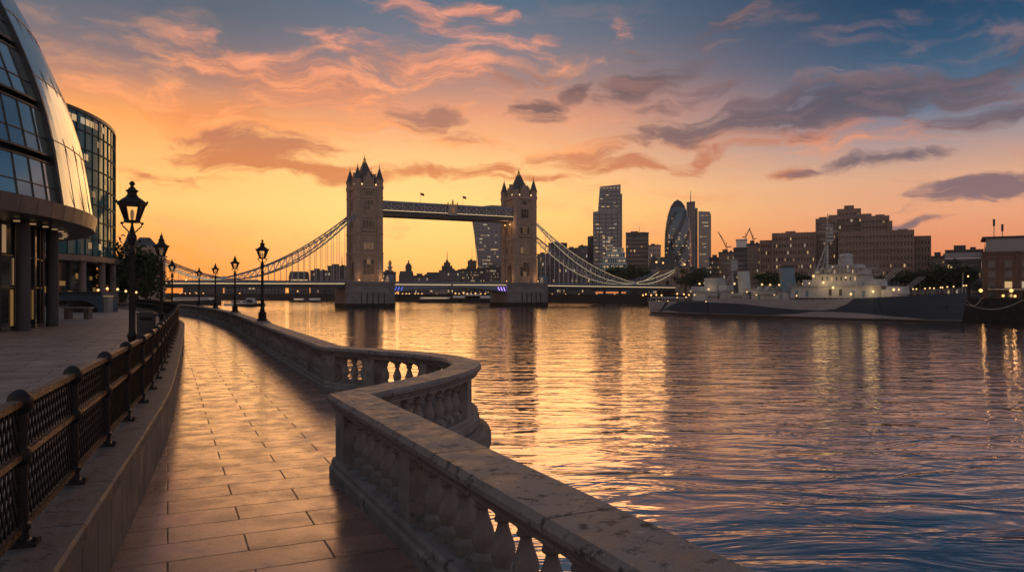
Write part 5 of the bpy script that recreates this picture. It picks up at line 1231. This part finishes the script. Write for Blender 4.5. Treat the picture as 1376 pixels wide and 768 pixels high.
block('second glittering office block touching the right bridge tower', 651, 680, 360, 550, 22, 15, 8, 'darkwall', .5, seed=14, fw=.5, cap=100)
block('small white riverside building under the central span', 577, 601, 386.5, 505, 10, 6, 2, 'palestone', .15, seed=15, roof='hip')
# --- right of the right tower
block('grey block seen through the right chain beside the right bridge tower', 722, 740, 342, 640, 24, 6, 7, 'greywall', .1, seed=16)
block('tall dark block behind the top of the right chain', 737, 762, 327, 760, 30, 8, 10, 'darkwall', .05, seed=17)
block('dark stepped block left of the wedge skyscraper, the lower of two', 761, 779, 334, 740, 26, 6, 8, 'darkwall', .1, seed=18)
block('grey slab just left of the wedge skyscraper', 777, 790, 331, 800, 26, 5, 9, 'greywall', .08, seed=19)
block('low wide dark block with small lit windows behind the right span hangers', 735, 800, 358, 560, 20, 22, 5, 'darkwall', .3, seed=20, cap=100)
block('dark square tower between the wedge skyscraper and the rounded tapering one', 841, 871.5, 313, 720, 26, 12, 13, 'darkwall', .08, seed=21, extra=mast_on(.1, 7, .25), fw=.8)
block('pale slab beside the dark square tower', 871, 888, 330, 700, 24, 6, 9, 'palestone', .1, seed=22)
block('warm lit stone block with small domes below the rounded tapering tower', 872, 893, 352, 480, 20, 8, 5, 'palestone', .3, seed=23, roof='mansard', extra=dome_on(-.2, 2.2, 6))
block('pale domed stone block left of the tapering tower foot', 886, 908, 345, 500, 20, 8, 6, 'palestone', .25, seed=24, roof='mansard', extra=dome_on(.2, 2.6, 7))
block('grey block at the foot of the twin slab tower', 907, 958, 362, 520, 22, 16, 5, 'greywall', .25, seed=25)
block('dark apartment block left of the white topped block', 953, 972, 347, 430, 20, 7, 7, 'darkwall', .12, seed=26)
block('dark tall block behind the ship stern', 966, 988, 340, 410, 20, 8, 8, 'hotel', .15, seed=27)
def white_top(t, w, d, H, Hb):
    b = MB(); b.box((0, 0, H + 2.4), (w * .7, d * .6, 4.6)); b.box((0, 0, H + 4.9), (w * .76, d * .66, .5)); b.build('penthouse', M['white'], t)
block('block with a pale penthouse left of the stepped concrete hotel', 986, 1007, 334, 380, 20, 8, 9, 'darkwall', .12, seed=28, extra=white_top)
block('dark brown block joining the stepped concrete hotel on its left', 1004, 1022, 329, 330, 20, 7, 11, 'hotel', .12, seed=29)
block('dark low block between the hotel and the right hand brick warehouse', 1250, 1276, 346, 290, 18, 8, 6, 'hotel', .06, seed=30)
def blue_top(t, w, d, H, Hb):
    b = MB(); b.box((0, -.2, H * .93), (w + .6, d + .4, H * .10)); b.build('glazed_top_storey', M['towerglass'], t); b = MB(); b.box((0, -.3, H * .86), (w + .8, d + .6, .35)); b.build('white_cornice', M['white'], t)
block('low office block with a blue glazed top storey left of the brick warehouse', 1271, 1320, 338, 240, 18, 12, 5, 'darkwall', .08, seed=31, extra=blue_top)

# skyscrapers: each outline has its own distance and real depth
def lit_cells(t, cells, key=('lit', 'litdim', 'litcool'), seed=3):
    r = random.Random(seed)
    for x, y, z, w, h in cells: inst('lit_window', WM[r.choice(key)], t, (x, y, z), 0, (w, 1.2, h))
Y = 820; t = thing('flared_skyscraper', 'dark skyscraper flaring outwards towards its top, half hidden behind the right bridge tower', 'skyscraper', (PX(661, Y), Y, 0), -PHI(661)); PC = 661; ox = PX(661, Y)
ol = [(643.5, 392), (642.5, 360), (640, 335), (636.5, 310), (633.5, 292), (633, 285), (638, 280), (648, 277), (660, 275.5), (672, 276), (682, 278), (688, 282), (687, 310), (685, 335), (682.5, 360), (681.5, 392)]
b = MB(); b.front([(LX(x, PC, Y), PZ(y, Y)) for x, y in ol], 0, 34, smi=1); b.build('glass_body', [M['towerglass'], M['darkwall']], t)
b = MB()
for k in range(24):
    z = 6 + k * 3.9; f = z / 96.; wl = LX(643 - 9.5 * f ** 1.6, PC, Y); wr = LX(682 + 5.5 * f, PC, Y); b.box(((wl + wr) / 2, -.1, z), (wr - wl - .5, .5, .55))
for k in range(9): 
    f = k / 8; b.bar((LX(644 + f * 37, PC, Y), -.3, 1), (LX(635 + f * 51, PC, Y), -.3, 92), .45, .45)
b.build('floor_band', M['greywall'], t)
r = random.Random(5); lit_cells(t, [(LX(645 + r.random() * 34, PC, Y), -.36, 8 + 3.9 * r.randrange(22) - 2, r.uniform(1.5, 5), 1.3) for _ in range(46)])
Y = 800; t = thing('wedge_skyscraper', 'tall wedge shaped glass skyscraper stepped on its left side, the tallest on the skyline', 'skyscraper', (PX(815, Y), Y, 0), -PHI(815)); PC = 815; ox = PX(815, Y)
def fp(l): return [(LX(x, PC, Y), PZ(y, Y)) for x, y in l]
b = MB(); b.front(fp([(803, 392), (803.5, 283), (806, 250.5), (834, 248), (834, 392)]), 0, 40, smi=1); b.build('glass_body', [M['towerglass'], M['darkwall']], t)
b = MB(); b.front(fp([(796.5, 392), (797.5, 285), (830, 282), (830, 392)]), -6, 30, smi=1); b.build('glass_body', [M['towerglass'], M['darkwall']], t)
b = MB(); b.front(fp([(789.5, 392), (789.5, 317), (796.4, 316), (796.4, 392)]), 4, 26); b.build('side_core', M['darkwall'], t)
b = MB(); b.front(fp([(834.1, 392), (834.1, 260), (836, 260), (836, 392)]), 2, 38); b.build('side_core', M['greywall'], t)
b = MB()
for k in range(26):
    y = 388 - k * 5.2; z = PZ(y, Y); x0 = 803.5 if y > 283 else 803.5 + (283 - y) * .075
    if y > 287: b.box((LX(813.5, PC, Y), -6.1, z), (26, .5, .6))
    else: b.box(((LX(x0, PC, Y) + LX(834, PC, Y)) / 2, -.1, z), (LX(834, PC, Y) - LX(x0, PC, Y), .5, .6))
for x in (797.4, 805.5, 814, 822, 829.9): b.box((LX(x, PC, Y), -6.2, PZ(338, Y)), (.6, .5, PZ(286, Y) - PZ(390, Y)))
for x in (811, 816.5, 822, 828): b.box((LX(x, PC, Y), -.2, PZ(267, Y)), (.5, .4, 28))
b.build('floor_band', M['darksteel'], t)
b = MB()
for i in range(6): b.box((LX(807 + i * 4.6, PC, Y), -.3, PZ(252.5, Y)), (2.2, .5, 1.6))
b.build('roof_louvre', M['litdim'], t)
r = random.Random(9); lit_cells(t, [(LX(811.5 + i * 3.4, PC, Y), -6.35, PZ(318 + j * 5.2, Y) - 1.6, 2.2, 1.7) for i in range(4) for j in range(6) if r.random() < .8] + [(LX(798 + r.random() * 30, PC, Y), -6.35, PZ(300 + 5.2 * r.randrange(16), Y) - 1.5, 2.4, 1.0) for _ in range(26)] + [(LX(807 + r.random() * 25, PC, Y), -.4, PZ(255 + 5.2 * r.randrange(6), Y) - 1.5, 2.4, 1.0) for _ in range(9)])
Y = 560; t = thing('stepped_glass_building', 'pale stepped glass building with sloping left side in front of the wedge skyscraper', 'building', (PX(820, Y), Y, 0), -PHI(820)); PC = 820; ox = PX(820, Y)
for k, (x0, x1, y0, y1) in enumerate(((800, 846, 362, 392), (803, 842, 354, 362), (807.5, 841, 346, 354), (812, 840, 339, 346), (817, 838, 333, 339))):
    b = MB(); b.front(fp([(x0, y1), (x0 + 3.2, y0), (x1, y0), (x1, y1)]), k * 1.5, 24); o = b.build('storey', M['office'], t)
    b = MB(); b.box(((LX(x0 + 3, PC, Y) + LX(x1, PC, Y)) / 2, k * 1.5 - .2, PZ(y0, Y)), (LX(x1, PC, Y) - LX(x0 + 2, PC, Y), .8, .7)); 
    for i in range(int((x1 - x0) / 3)): b.box((LX(x0 + 3.4 + i * 3, PC, Y), k * 1.5 - .1, (PZ(y0, Y) + PZ(y1, Y)) / 2), (.25, .4, PZ(y0, Y) - PZ(y1, Y)))
    b.build('white_edge', M['white'], t)
    r = random.Random(k); lit_cells(t, [(LX(x0 + 5 + r.random() * (x1 - x0 - 6), PC, Y), k * 1.5 - .15, (PZ(y0, Y) + PZ(y1, Y)) / 2, 1.3, 1.6) for _ in range(7)])
Y = 760; t = thing('tapering_round_tower', 'rounded tapering glass tower with dark spiral bands and a pointed dome top', 'skyscraper', (PX(910.5, Y), Y, 0), -PHI(910.5)); PC = 910.5
pr = [(16.2, 392), (17.2, 370), (17.9, 350), (18., 330), (17.2, 312), (15.3, 298), (12.6, 286), (9.0, 276.5), (5.2, 271), (2.2, 268.8), (.2, 268.2)]
zs_ = [i / 44 for i in range(45)]; rr, zz = [], []
for f in zs_:
    y = 392 - f * 123.8
    for (a, y0), (c, y1) in zip(pr, pr[1:]):
        if y >= y1 - 1e-6: g = (y0 - y) / (y0 - y1); rr.append((a + (c - a) * g) * Y / 1000); zz.append(PZ(y, Y)); break
b = MB(); n = 36
for k in range(len(rr)):
    for i in range(n): a = 2 * math.pi * (i + .5 * k) / n; b.v.append((rr[k] * math.cos(a), rr[k] * math.sin(a), zz[k]))
for k in range(len(rr) - 1):
    for i in range(n):
        j = (i + 1) % n; dk = 1 if (i % 6 < 2 and k < 38) or k >= 40 else 0
        b.f.append((k * n + i, k * n + j, (k + 1) * n + j, (k + 1) * n + i)); b.mi.append(dk)
b.build('glass_body', [M['gherkin'], M['gherkindark']], t)
b = MB()
for k in range(1, len(rr) - 3): b.lathe([(rr[k] + .02, -.12), (rr[k] + .22, -.1), (rr[k] + .22, .1), (rr[k] + .02, .12)], 36, (0, 0, zz[k]))
b.build('floor_band', M['darksteel'], t)
r = random.Random(4)
for _ in range(70):
    k = min(34, int(abs(r.gauss(14, 9)))); a = -math.pi / 2 + r.uniform(-1.15, 1.15); q = rr[k] + .12; o = inst('lit_window', WM[r.choice(('lit', 'litdim', 'litcool'))], t, (q * math.cos(a), q * math.sin(a), zz[k] + 1.3), a + math.pi / 2, (1.9, 1.2, 1.0))
Y = 900; t = thing('twin_slab_tower', 'twin slab tower with a thin spire behind the rounded tapering tower', 'skyscraper', (PX(938, Y), Y, 0), -PHI(938)); PC = 938; ox = PX(938, Y)
b = MB(); b.front(fp([(922, 392), (922.5, 271), (934, 270), (934, 279), (937.5, 279.5), (937.5, 392)]), 0, 26); b.build('slab', M['greywall'], t)
b = MB(); b.front(fp([(938.5, 392), (938.5, 284), (954, 285), (955.5, 291), (955.5, 392)]), -3, 22, smi=1); b.build('slab', [M['towerglass'], M['darkwall']], t)
b = MB()
for x in (924, 927, 930, 933): b.box((LX(x, PC, Y), -.2, PZ(332, Y)), (.7, .5, 105))
for k in range(22): b.box((LX(947, PC, Y), -3.1, PZ(388 - k * 4.7, Y)), (15, .4, .7))
b.box((LX(939.5, PC, Y), -3.2, PZ(338, Y)), (1.6, .6, 96)); b.box((LX(954.6, PC, Y), -3.2, PZ(340, Y)), (1.3, .6, 92)); b.build('facade_rib', M['palestone'], t)
b = MB(); b.tube([(LX(928, PC, Y), 8, PZ(270, Y)), (LX(928, PC, Y), 8, PZ(255, Y))], [.6, .25], 6); b.build('spire', M['darksteel'], t)
r = random.Random(6); lit_cells(t, [(LX(941 + r.random() * 11, PC, Y), -3.3, PZ(290 + 4.7 * r.randrange(19), Y), r.uniform(2, 4), 1.0) for _ in range(24)] + [(LX(923 + r.random() * 11, PC, Y), -.3, PZ(300 + 4.7 * r.randrange(17), Y), 1.6, 1.0) for _ in range(8)])
def crane(label, px, pyb, pyt, Y, jib, tilt):
    x, z0, z1 = PX(px, Y), PZ(pyb, Y), PZ(pyt, Y); t = thing('tower_crane', label, 'crane', (x, Y, 0), 0, 'tower cranes on the skyline'); b = MB()
    for sx in (-.6, .6): b.bar((sx, 0, 0), (sx, 0, z1), .3, .3)
    for k in range(int(z1 / 2.5)): b.bar((-.6, 0, k * 2.5), (.6, 0, k * 2.5 + 2.5), .2, .2)
    b.build('mast', M['darksteel'], t); b = MB(); c, s = math.cos(R(tilt)), math.sin(R(tilt))
    b.bar((0, 0, z1), (jib * c, 0, z1 + abs(jib) * s), .45, .5); b.bar((0, 0, z1 + 2.5), (jib * .8 * c, 0, z1 + abs(jib) * .8 * s + .6), .2, .2); b.bar((0, 0, z1), (-jib * .3, 0, z1 + .5), .6, .7); b.bar((0, 0, z1), (0, 0, z1 + 3.4), .4, .4); b.build('jib', M['darksteel'], t)
crane('leftmost construction crane with raised jib on the skyline left of the hotel', 976, 345, 332, 560, -13, 62)
crane('middle construction crane on the skyline above the pale penthouse block', 1002, 330, 319, 600, 9, 65)
crane('right construction crane on the skyline nearest the hotel', 1012, 330, 321, 600, -9, 70)

# the stepped concrete hotel
Y = 262; ht = thing('stepped_hotel', 'big stepped brown concrete hotel with long balcony bands and scattered lit windows', 'hotel', (PX(1140, Y), Y, 0), -PHI(1140)); r = random.Random(21); quads = []
def wing(x0, x1, yt, y0, y1, nz, nx, parapet=1.2):
    a, c, H = LX(x0, 1140, Y), LX(x1, 1140, Y), PZ(yt, Y); b = MB()
    b.box(((a + c) / 2, (y0 + y1) / 2 + .8, H / 2), (c - a - .8, y1 - y0 - 1.6, H)); o = b.build('glazed_core', M['glass'], ht)
    b = MB(); fh = H / nz
    for k in range(nz + 1):
        b.box(((a + c) / 2, (y0 + y1) / 2, k * fh), (c - a, y1 - y0, fh * .52 if k < nz else parapet * 1.5))
    for i in range(nx + 1): b.box((a + .25 + (c - a - .5) * i / nx, y0 + .62, H / 2), (.5, 1.1, H))
    for yy in (y0 + 2.4, (y0 + y1) / 2, y1 - 1.5): b.box((a + .3, yy, H / 2), (.6 - .02, (y1 - y0) * .28, H - .02)); b.box((c - .3, yy, H / 2), (.6 - .02, (y1 - y0) * .28, H - .02))
    b.build('wing', M['hotel'], ht)
    for k in range(nz):
        for i in range(nx):
            if r.random() < .17: quads.append((a + .25 + (c - a - .5) * (i + .5) / nx + r.uniform(-.2, .2), y0 + .76, k * fh + fh * .52, (c - a) / nx * r.uniform(.3, .75), fh * .42, 0.))
wing(1020, 1038, 322.5, 2, 22, 8, 5); wing(1037.3, 1096, 313.5, 0, 20, 9, 15); wing(1095, 1124, 293.5, 6, 26, 12, 6); wing(1112.3, 1172.6, 287, 12, 32, 12, 10)
wing(1124, 1158, 277.5, 16, 34, 13, 6); wing(1157.5, 1197, 291.5, 9, 28, 12, 8); wing(1126, 1228, 315, -2, 16, 9, 22); wing(1195.5, 1252.5, 322, 3, 22, 8, 12); wing(1194, 1201, 299, 8.4, 24, 11, 2)
for x, y, w, d, h, yy in ((1141, 277, 3.4, 4, 1.5, 22), (1104, 293, 2.6, 3, 1.2, 16), (1185, 291, 3, 3, 1., 18), (1215, 315, 3, 3, 1., 8), (1060, 313.5, 3.4, 3, 1.1, 9)): b = MB(); b.box((LX(x, 1140, Y), yy, PZ(y, Y) + h / 2 + .9), (w, d, h)); b.build('roof_plant', M['hotel'], ht)
quads = quads[:100]
for q in quads: inst('lit_window', WM[r.choice(('lit', 'litdim', 'litdim', 'litcool'))], ht, q[:3], 0, (q[3], 1, q[4]))

# brick warehouse at the right edge
Y = 184; X0 = PX(1320, Y); wh = thing('brick_warehouse', 'long brown brick warehouse with a dark glazed roof storey at the right edge', 'building', (X0 + 14 * math.cos(R(-31)) - 8 * math.sin(R(-31)), Y + 14 * math.sin(R(-31)) + 8 * math.cos(R(-31)), 0), R(-31)); Hb = PZ(339, Y); Ht = PZ(320.5, Y)
b = MB(); b.box((0, 0, Hb / 2 - .5), (28, 16, Hb + 1)); b.build('wall', M['brick'], wh)
b = MB(); b.box((.3, .6, (Hb + Ht) / 2), (27, 14, Ht - Hb)); b.build('glazed_storey', M['towerglass'], wh)
b = MB(); b.box((.2, .4, Ht + .25), (28.4, 15.6, .5)); b.box((4, 2, Ht + 1.0), (9, 6, 1.2)); b.build('roof', M['darksteel'], wh)
b = MB(); b.box((0, -8.02, Hb - .1), (28.3, .5, .5)); b.box((0, -8.02, 3.0), (28.3, .4, .35))
for i in range(9): b.box((-13.8 + i * 3.45, -8.12, Hb / 2), (.55, .3, Hb))
b.build('brick_pier', M['brick'], wh)
q = []
for i in range(8):
    for j in range(4): q.append((-12.07 + i * 3.45, -8.03, 1.5 + j * 2.55 + (.0 if j else -.1), 1.5, 1.55, 0))
for j in range(4):
    for i in range(4): q.append((-14.03, -6 + i * 4, 1.5 + j * 2.55, 1.5, 1.5, math.pi / 2))
windows(wh, q, random.Random(3), .4)
for x, h in ((-11.2, 5.6), (-9.4, 4.2)):
    b = MB(); b.tube([(x, 3, Ht + .5), (x, 3, Ht + h)], .09, 5); b.box((x, 3, Ht + h - .9), (.5, .5, 1.8)); b.build('antenna', M['darksteel'], wh)
b = MB(); b.box((-2, -10.2, 2.9), (22, 2.6, .14)); b.build('canopy', M['white'], wh)
b = MB()
for i in range(5): b.box((-11 + i * 4.5, -11.2, 1.4), (.14, .14, 2.9))
b.build('canopy_post', M['darksteel'], wh)

# ================================================================== TREES
def crown_mesh(seed, n=1700, m='foliage'):
    r = random.Random(seed); b = MB(); cl = []
    for k in range(17):
        while True:
            p = Vector((r.uniform(-1, 1), r.uniform(-1, 1), r.uniform(-1, 1)))
            if .25 < p.length < .92: break
        cl.append((Vector((p.x, p.y, p.z * .95)), r.uniform(.20, .38)))
    for i in range(n):
        c, s = cl[i % len(cl)]; p = c + Vector((r.gauss(0, 1), r.gauss(0, 1), r.gauss(0, .8))) * s * .62
        a = Vector((r.uniform(-1, 1), r.uniform(-1, 1), r.uniform(-1, 1))).normalized(); q = a.orthogonal().normalized(); h = a.cross(q); w, l = r.uniform(.035, .075), r.uniform(.05, .10)
        b.face([p + q * l, p + h * w, p - q * l, p - h * w])
    return b.mesh('crown', M[m], recalc=False)
def trunk_mesh(seed):
    r = random.Random(seed); b = MB(); b.tube([(0, 0, -.3), (.02, .0, .5), (0, .02, 1.0), (.03, 0, 1.6)], [.11, .085, .07, .03], 7)
    for k in range(7):
        a = r.uniform(0, 6.28); z = r.uniform(.75, 1.35); l = r.uniform(.4, .7); b.tube([(0, 0, z), (l * .5 * math.cos(a), l * .5 * math.sin(a), z + .25), (l * math.cos(a), l * math.sin(a), z + .6)], [.045, .03, .012], 5)
    return b.mesh('trunk', M['bark'], smooth=60)
CR = [crown_mesh(1), crown_mesh(2, 1700, 'foliage2'), crown_mesh(7), crown_mesh(12, 1700, 'foliage2')]; TR = [trunk_mesh(1), trunk_mesh(2)]
def tree(label, px, pyt, pyb, Y, rw, group, v, z0=0.):
    top, bot = PZ(pyt, Y), PZ(pyb, Y); h = (top - bot) / 2; x = PX(px, Y); t = thing('tree', label, 'tree', (x, Y, z0), rnd.uniform(0, 6), group)
    o = inst('crown', CR[v % 4], t, (0, 0, (top + bot) / 2 - z0), 0, (rw, rw, h)); k = max(.5, ((top + bot) / 2 - z0) / 1.35)
    inst('trunk', TR[v % 2], t, (0, 0, 0), 0, (k, k, k)); return t
g = 'trees on the plaza beside the glass office'
for a in (('big dark tree right of the glass office, the left one of the cluster', 163, 326, 402, 118, 4.6, g, 1, .6), ('big dark tree behind the large lamp post', 184, 328, 402, 112, 4.6, g, 3, .6), ('dark tree at the right of the plaza cluster', 197, 343, 402, 122, 3.4, g, 1, .6), ('low dark tree at the left of the plaza cluster by the office', 154, 352, 404, 108, 2.8, g, 3, .6)): tree(*a)
g = 'trees along the far embankment'
L_ = [('leafy green tree below the wedge skyscraper', 812, 359, 380, 440, 7, 2), ('leafy green tree under the stepped glass building', 833, 355, 382, 430, 9, 0), ('leafy green tree left of the warm domed block', 853, 352, 382, 425, 9, 2), ('small green tree nearest the warm domed block', 869, 358, 382, 430, 6, 1), ('dark tree right of the right abutment tower', 921, 362, 386, 345, 5.4, 1), ('dark tree above the ship stern', 938, 361, 386, 335, 5.4, 3), ('dark tree between the abutment tower and the ship deckhouse', 953, 366, 387, 330, 4.6, 1),
      ('dark tree between the two ship funnels', 1028, 364, 388, 240, 4.2, 3), ('dark tree just left of the big blue funnel', 1042, 367, 388, 238, 3.6, 1), ('dark tree just right of the big blue funnel', 1076, 366, 388, 236, 3.6, 3), ('dark tree left of the ship mast', 1092, 368, 388, 236, 3.2, 1),
      ('dark tree behind the forward gun turrets', 1186, 370, 390, 225, 3.4, 3), ('dark bushy tree right of the forward gun turrets', 1204, 366, 390, 222, 4.0, 1), ('dark tree below the right wing of the hotel', 1224, 362, 390, 218, 4.2, 3), ('dark tree at the right corner of the hotel', 1244, 362, 390, 215, 4.2, 1), ('tall dark tree left of the blue topped office block', 1264, 354, 390, 212, 4.6, 3), ('tallest dark tree below the blue topped office block', 1282, 350, 390, 208, 4.6, 1), ('dark tree just left of the brick warehouse', 1302, 357, 391, 204, 3.8, 3)]
for l, px, a, c, Y, rw, v in L_: tree(l, px, a, c, Y, rw, g, v)

# ================================================================== EMBANKMENT LAMPS
def qlamps(lst, Y, r, m, label, group, dz=0.):
    for px, py in lst:
        y_ = Y(px) if callable(Y) else Y; globe_lamp(label, (PX(px, y_), y_), -.02, max(.9, PZ(py, y_)), r, M[m], group)
def yq(px): return 168 + (1376 - px) * .16 if px > 1200 else 300 + (930 - px) * .1
qlamps([(940, 381), (947, 380), (973, 382), (987, 381)], 325, .45, 'bulb', 'glowing lamp on the far embankment behind the stern half of the warship', 'embankment lamps behind the ship stern')
qlamps([(1024, 382), (1035, 382.5), (1047, 382.5)], 236, .34, 'bulb', 'glowing lamp on the embankment between the two warship funnels', 'embankment lamps between the funnels')
qlamps([(1079, 381), (1083, 380.5), (1098, 380.5)], 230, .32, 'bulb', 'glowing lamp on the embankment between the blue funnel and the mast', 'embankment lamps near the ship mast')
qlamps([(1227, 388), (1231.5, 388), (1243, 387.4), (1249.5, 386.7), (1255, 387), (1264, 386), (1266.5, 386), (1273, 385.2), (1281.5, 384.7), (1295, 383.5), (1298.5, 383.3)], 196, .2, 'bulb', 'small glowing lamp in the row above the warship bow', 'row of lamps above the ship bow')
for (px, py, Y, l) in ((1318, 390, 176, 'large orange lamp on the quay left of the brick warehouse'), (1359, 390, 174, 'large orange lamp on the quay before the brick warehouse'), (1348, 397, 171, 'lower orange lamp under the warehouse canopy'), (1364, 397.5, 171, 'lower orange lamp at the right edge of the quay')):
    globe_lamp(l, (PX(px, Y), Y), -.02, PZ(py, Y), .42 if py < 395 else .3, M['bulborange'], 'orange lamps before the warehouse')
    q = bpy.data.lights.new('lamp_light', 'POINT'); q.energy = 120; q.color = (1, .52, .2); q.shadow_soft_size = .3; o = bpy.data.objects.new('lamp_light', q); COL.objects.link(o); o.location = (PX(px, Y), Y - 1.2, PZ(py, Y))
qlamps([(531, 396), (535, 396.5), (541, 396.5), (546, 396), (550, 396.5), (558, 396), (562, 396.5), (567, 396)], 512, .55, 'bulborange', 'orange lamp in the row under the left half of the central span', 'lamps under the left half of the central span')
qlamps([(612, 394), (617, 395), (623, 393.5), (628, 394.5), (633, 395), (639, 394), (646, 395.5), (652, 396)], 500, .55, 'bulborange', 'orange lamp in the row under the right half of the central span', 'lamps under the right half of the central span')
qlamps([(242, 396.5), (249, 396.5), (255, 397), (264, 395.5), (273, 395.8), (322, 394.5), (386, 390.5), (400, 391), (424, 392)], 640, .62, 'bulborange', 'distant orange lamp on the far bank under the left side span', 'lamps under the left side span')
qlamps([(742, 397), (760, 396.5), (778, 397), (802, 396.5), (826, 397)], 470, .3, 'bulborange', 'dim orange lamp on the far bank under the right side span', 'lamps under the right side span')
qlamps([(864, 397), (868, 395), (875, 396.5), (882, 396), (889, 397), (910, 394.5), (919, 395), (926, 396)], 318, .36, 'bulborange', 'orange lamp on the quay behind the warship stern', 'quay lamps behind the ship stern')
qlamps([(882, 352), (891, 353), (920, 355), (893, 377)], 430, .55, 'bulborange', 'high orange street lamp above the right abutment tower', 'high street lamps by the right abutment')
for px, py, l in ((204, 372, 'lowest glowing lamp on the left abutment tower'), (219, 370, 'glowing lamp on the bridge left of the third railing lamp'), (250, 376, 'glowing lamp on the left side span nearest the parapet lamps'), (233, 379, 'small glowing lamp on the left side span beside the abutment tower')):
    Yb = 281; t = thing('bridge_lamp', l, 'lamp', (PX(px, Yb - 9), Yb - 9, 5.6), 0, 'lamps on the left side span'); b = MB(); h = PZ(py, Yb - 9) - 5.6; h = max(.9, h); b.lathe([(.12, 0), (.07, h)], 6); b.build('post', M['iron'], t); b = MB(); b.lathe([(.1, h - .3), (.36, h), (.3, h + .3), (.05, h + .5)], 8); b.build('globe', M['bulb'], t, smooth=60)

# ================================================================== BOATS
def boat(label, px, Y, L_, rz, m, cabin, group=None, litw=True):
    t = thing('river_boat', label, 'boat', (PX(px, Y), Y, WATER), R(rz), group); b = MB(); n = 14; w = L_ * .13
    rows = []
    for i in range(n + 1):
        x = -L_ / 2 + L_ * i / n; f = i / n; hw = w * (1 if f < .6 else max(.02, 1 - ((f - .6) / .4) ** 2)); z = L_ * .075 * (1 + .8 * max(0, f - .5)); rows.append(((x, -hw, z), (x, -hw * .8, -.4), (x, hw * .8, -.4), (x, hw, z)))
    for a, c in zip(rows, rows[1:]):
        for k in range(4): b.face([a[k], c[k], c[(k + 1) % 4], a[(k + 1) % 4]])
    b.face(rows[0]); b.build('hull', M[m], t); z = L_ * .085
    b = MB()
    for x0, x1, h in cabin: b.box(((x0 + x1) / 2 * L_, 0, z + h * L_ / 2), ((x1 - x0) * L_, w * 1.4, h * L_))
    b.build('cabin', M['white'], t)
    for x0, x1, h in cabin:
        q = MB(); q.box(((x0 + x1) / 2 * L_, -w * .7 - .03, z + h * L_ * .6), ((x1 - x0) * L_ * .85, .05, h * L_ * .3)); q.build('window', M['lit' if litw else 'glass'], t)
    b = MB(); b.tube([(0, 0, z), (0, 0, z + L_ * .32)], L_ * .006, 5); b.build('mast', M['darksteel'], t); return t
boat('white river boat moored behind the parapet lamps under the left span', 338, 331, 13, -8, 'boot', ((-.3, .15, .10), (-.15, .08, .19)), litw=False)
boat('small pale boat left of the white one under the left span', 318, 345, 11, 6, 'white', ((-.2, .2, .12),), litw=False)
boat('long dark moored barge with a low cabin behind the far end of the parapet', 262, 372, 26, 2, 'boot', ((-.4, .35, .05),), litw=False)
boat('small far launch with red lights left of the left pier', 403, 470, 12, 0, 'boot', ((-.3, .2, .10),))
boat('small far launch nearest the left pier', 423, 466, 13, 180, 'boot', ((-.25, .25, .10),))
boat('long low passenger boat under the middle of the central span', 588, 440, 24, 0, 'boot', ((-.42, .3, .05),))
boat('long low passenger boat left of the right pier', 632, 446, 30, 180, 'boot', ((-.42, .34, .05), (-.2, .1, .08)))

# ================================================================== HAZE
m = bpy.data.materials.new('haze_air'); m.use_nodes = True; N = m.node_tree.nodes; N.remove(N['Principled BSDF'])
v = N.new('ShaderNodeVolumePrincipled'); v.inputs['Color'].default_value = (.95, .90, .88, 1); v.inputs['Density'].default_value = .00009; v.inputs['Anisotropy'].default_value = .2
m.node_tree.links.new(v.outputs[0], N['Material Output'].inputs['Volume'])
b = MB(); b.box((0, 450, 51), (2604, 2104, 122)); hz = b.build('haze', m); hz['kind'] = 'stuff'
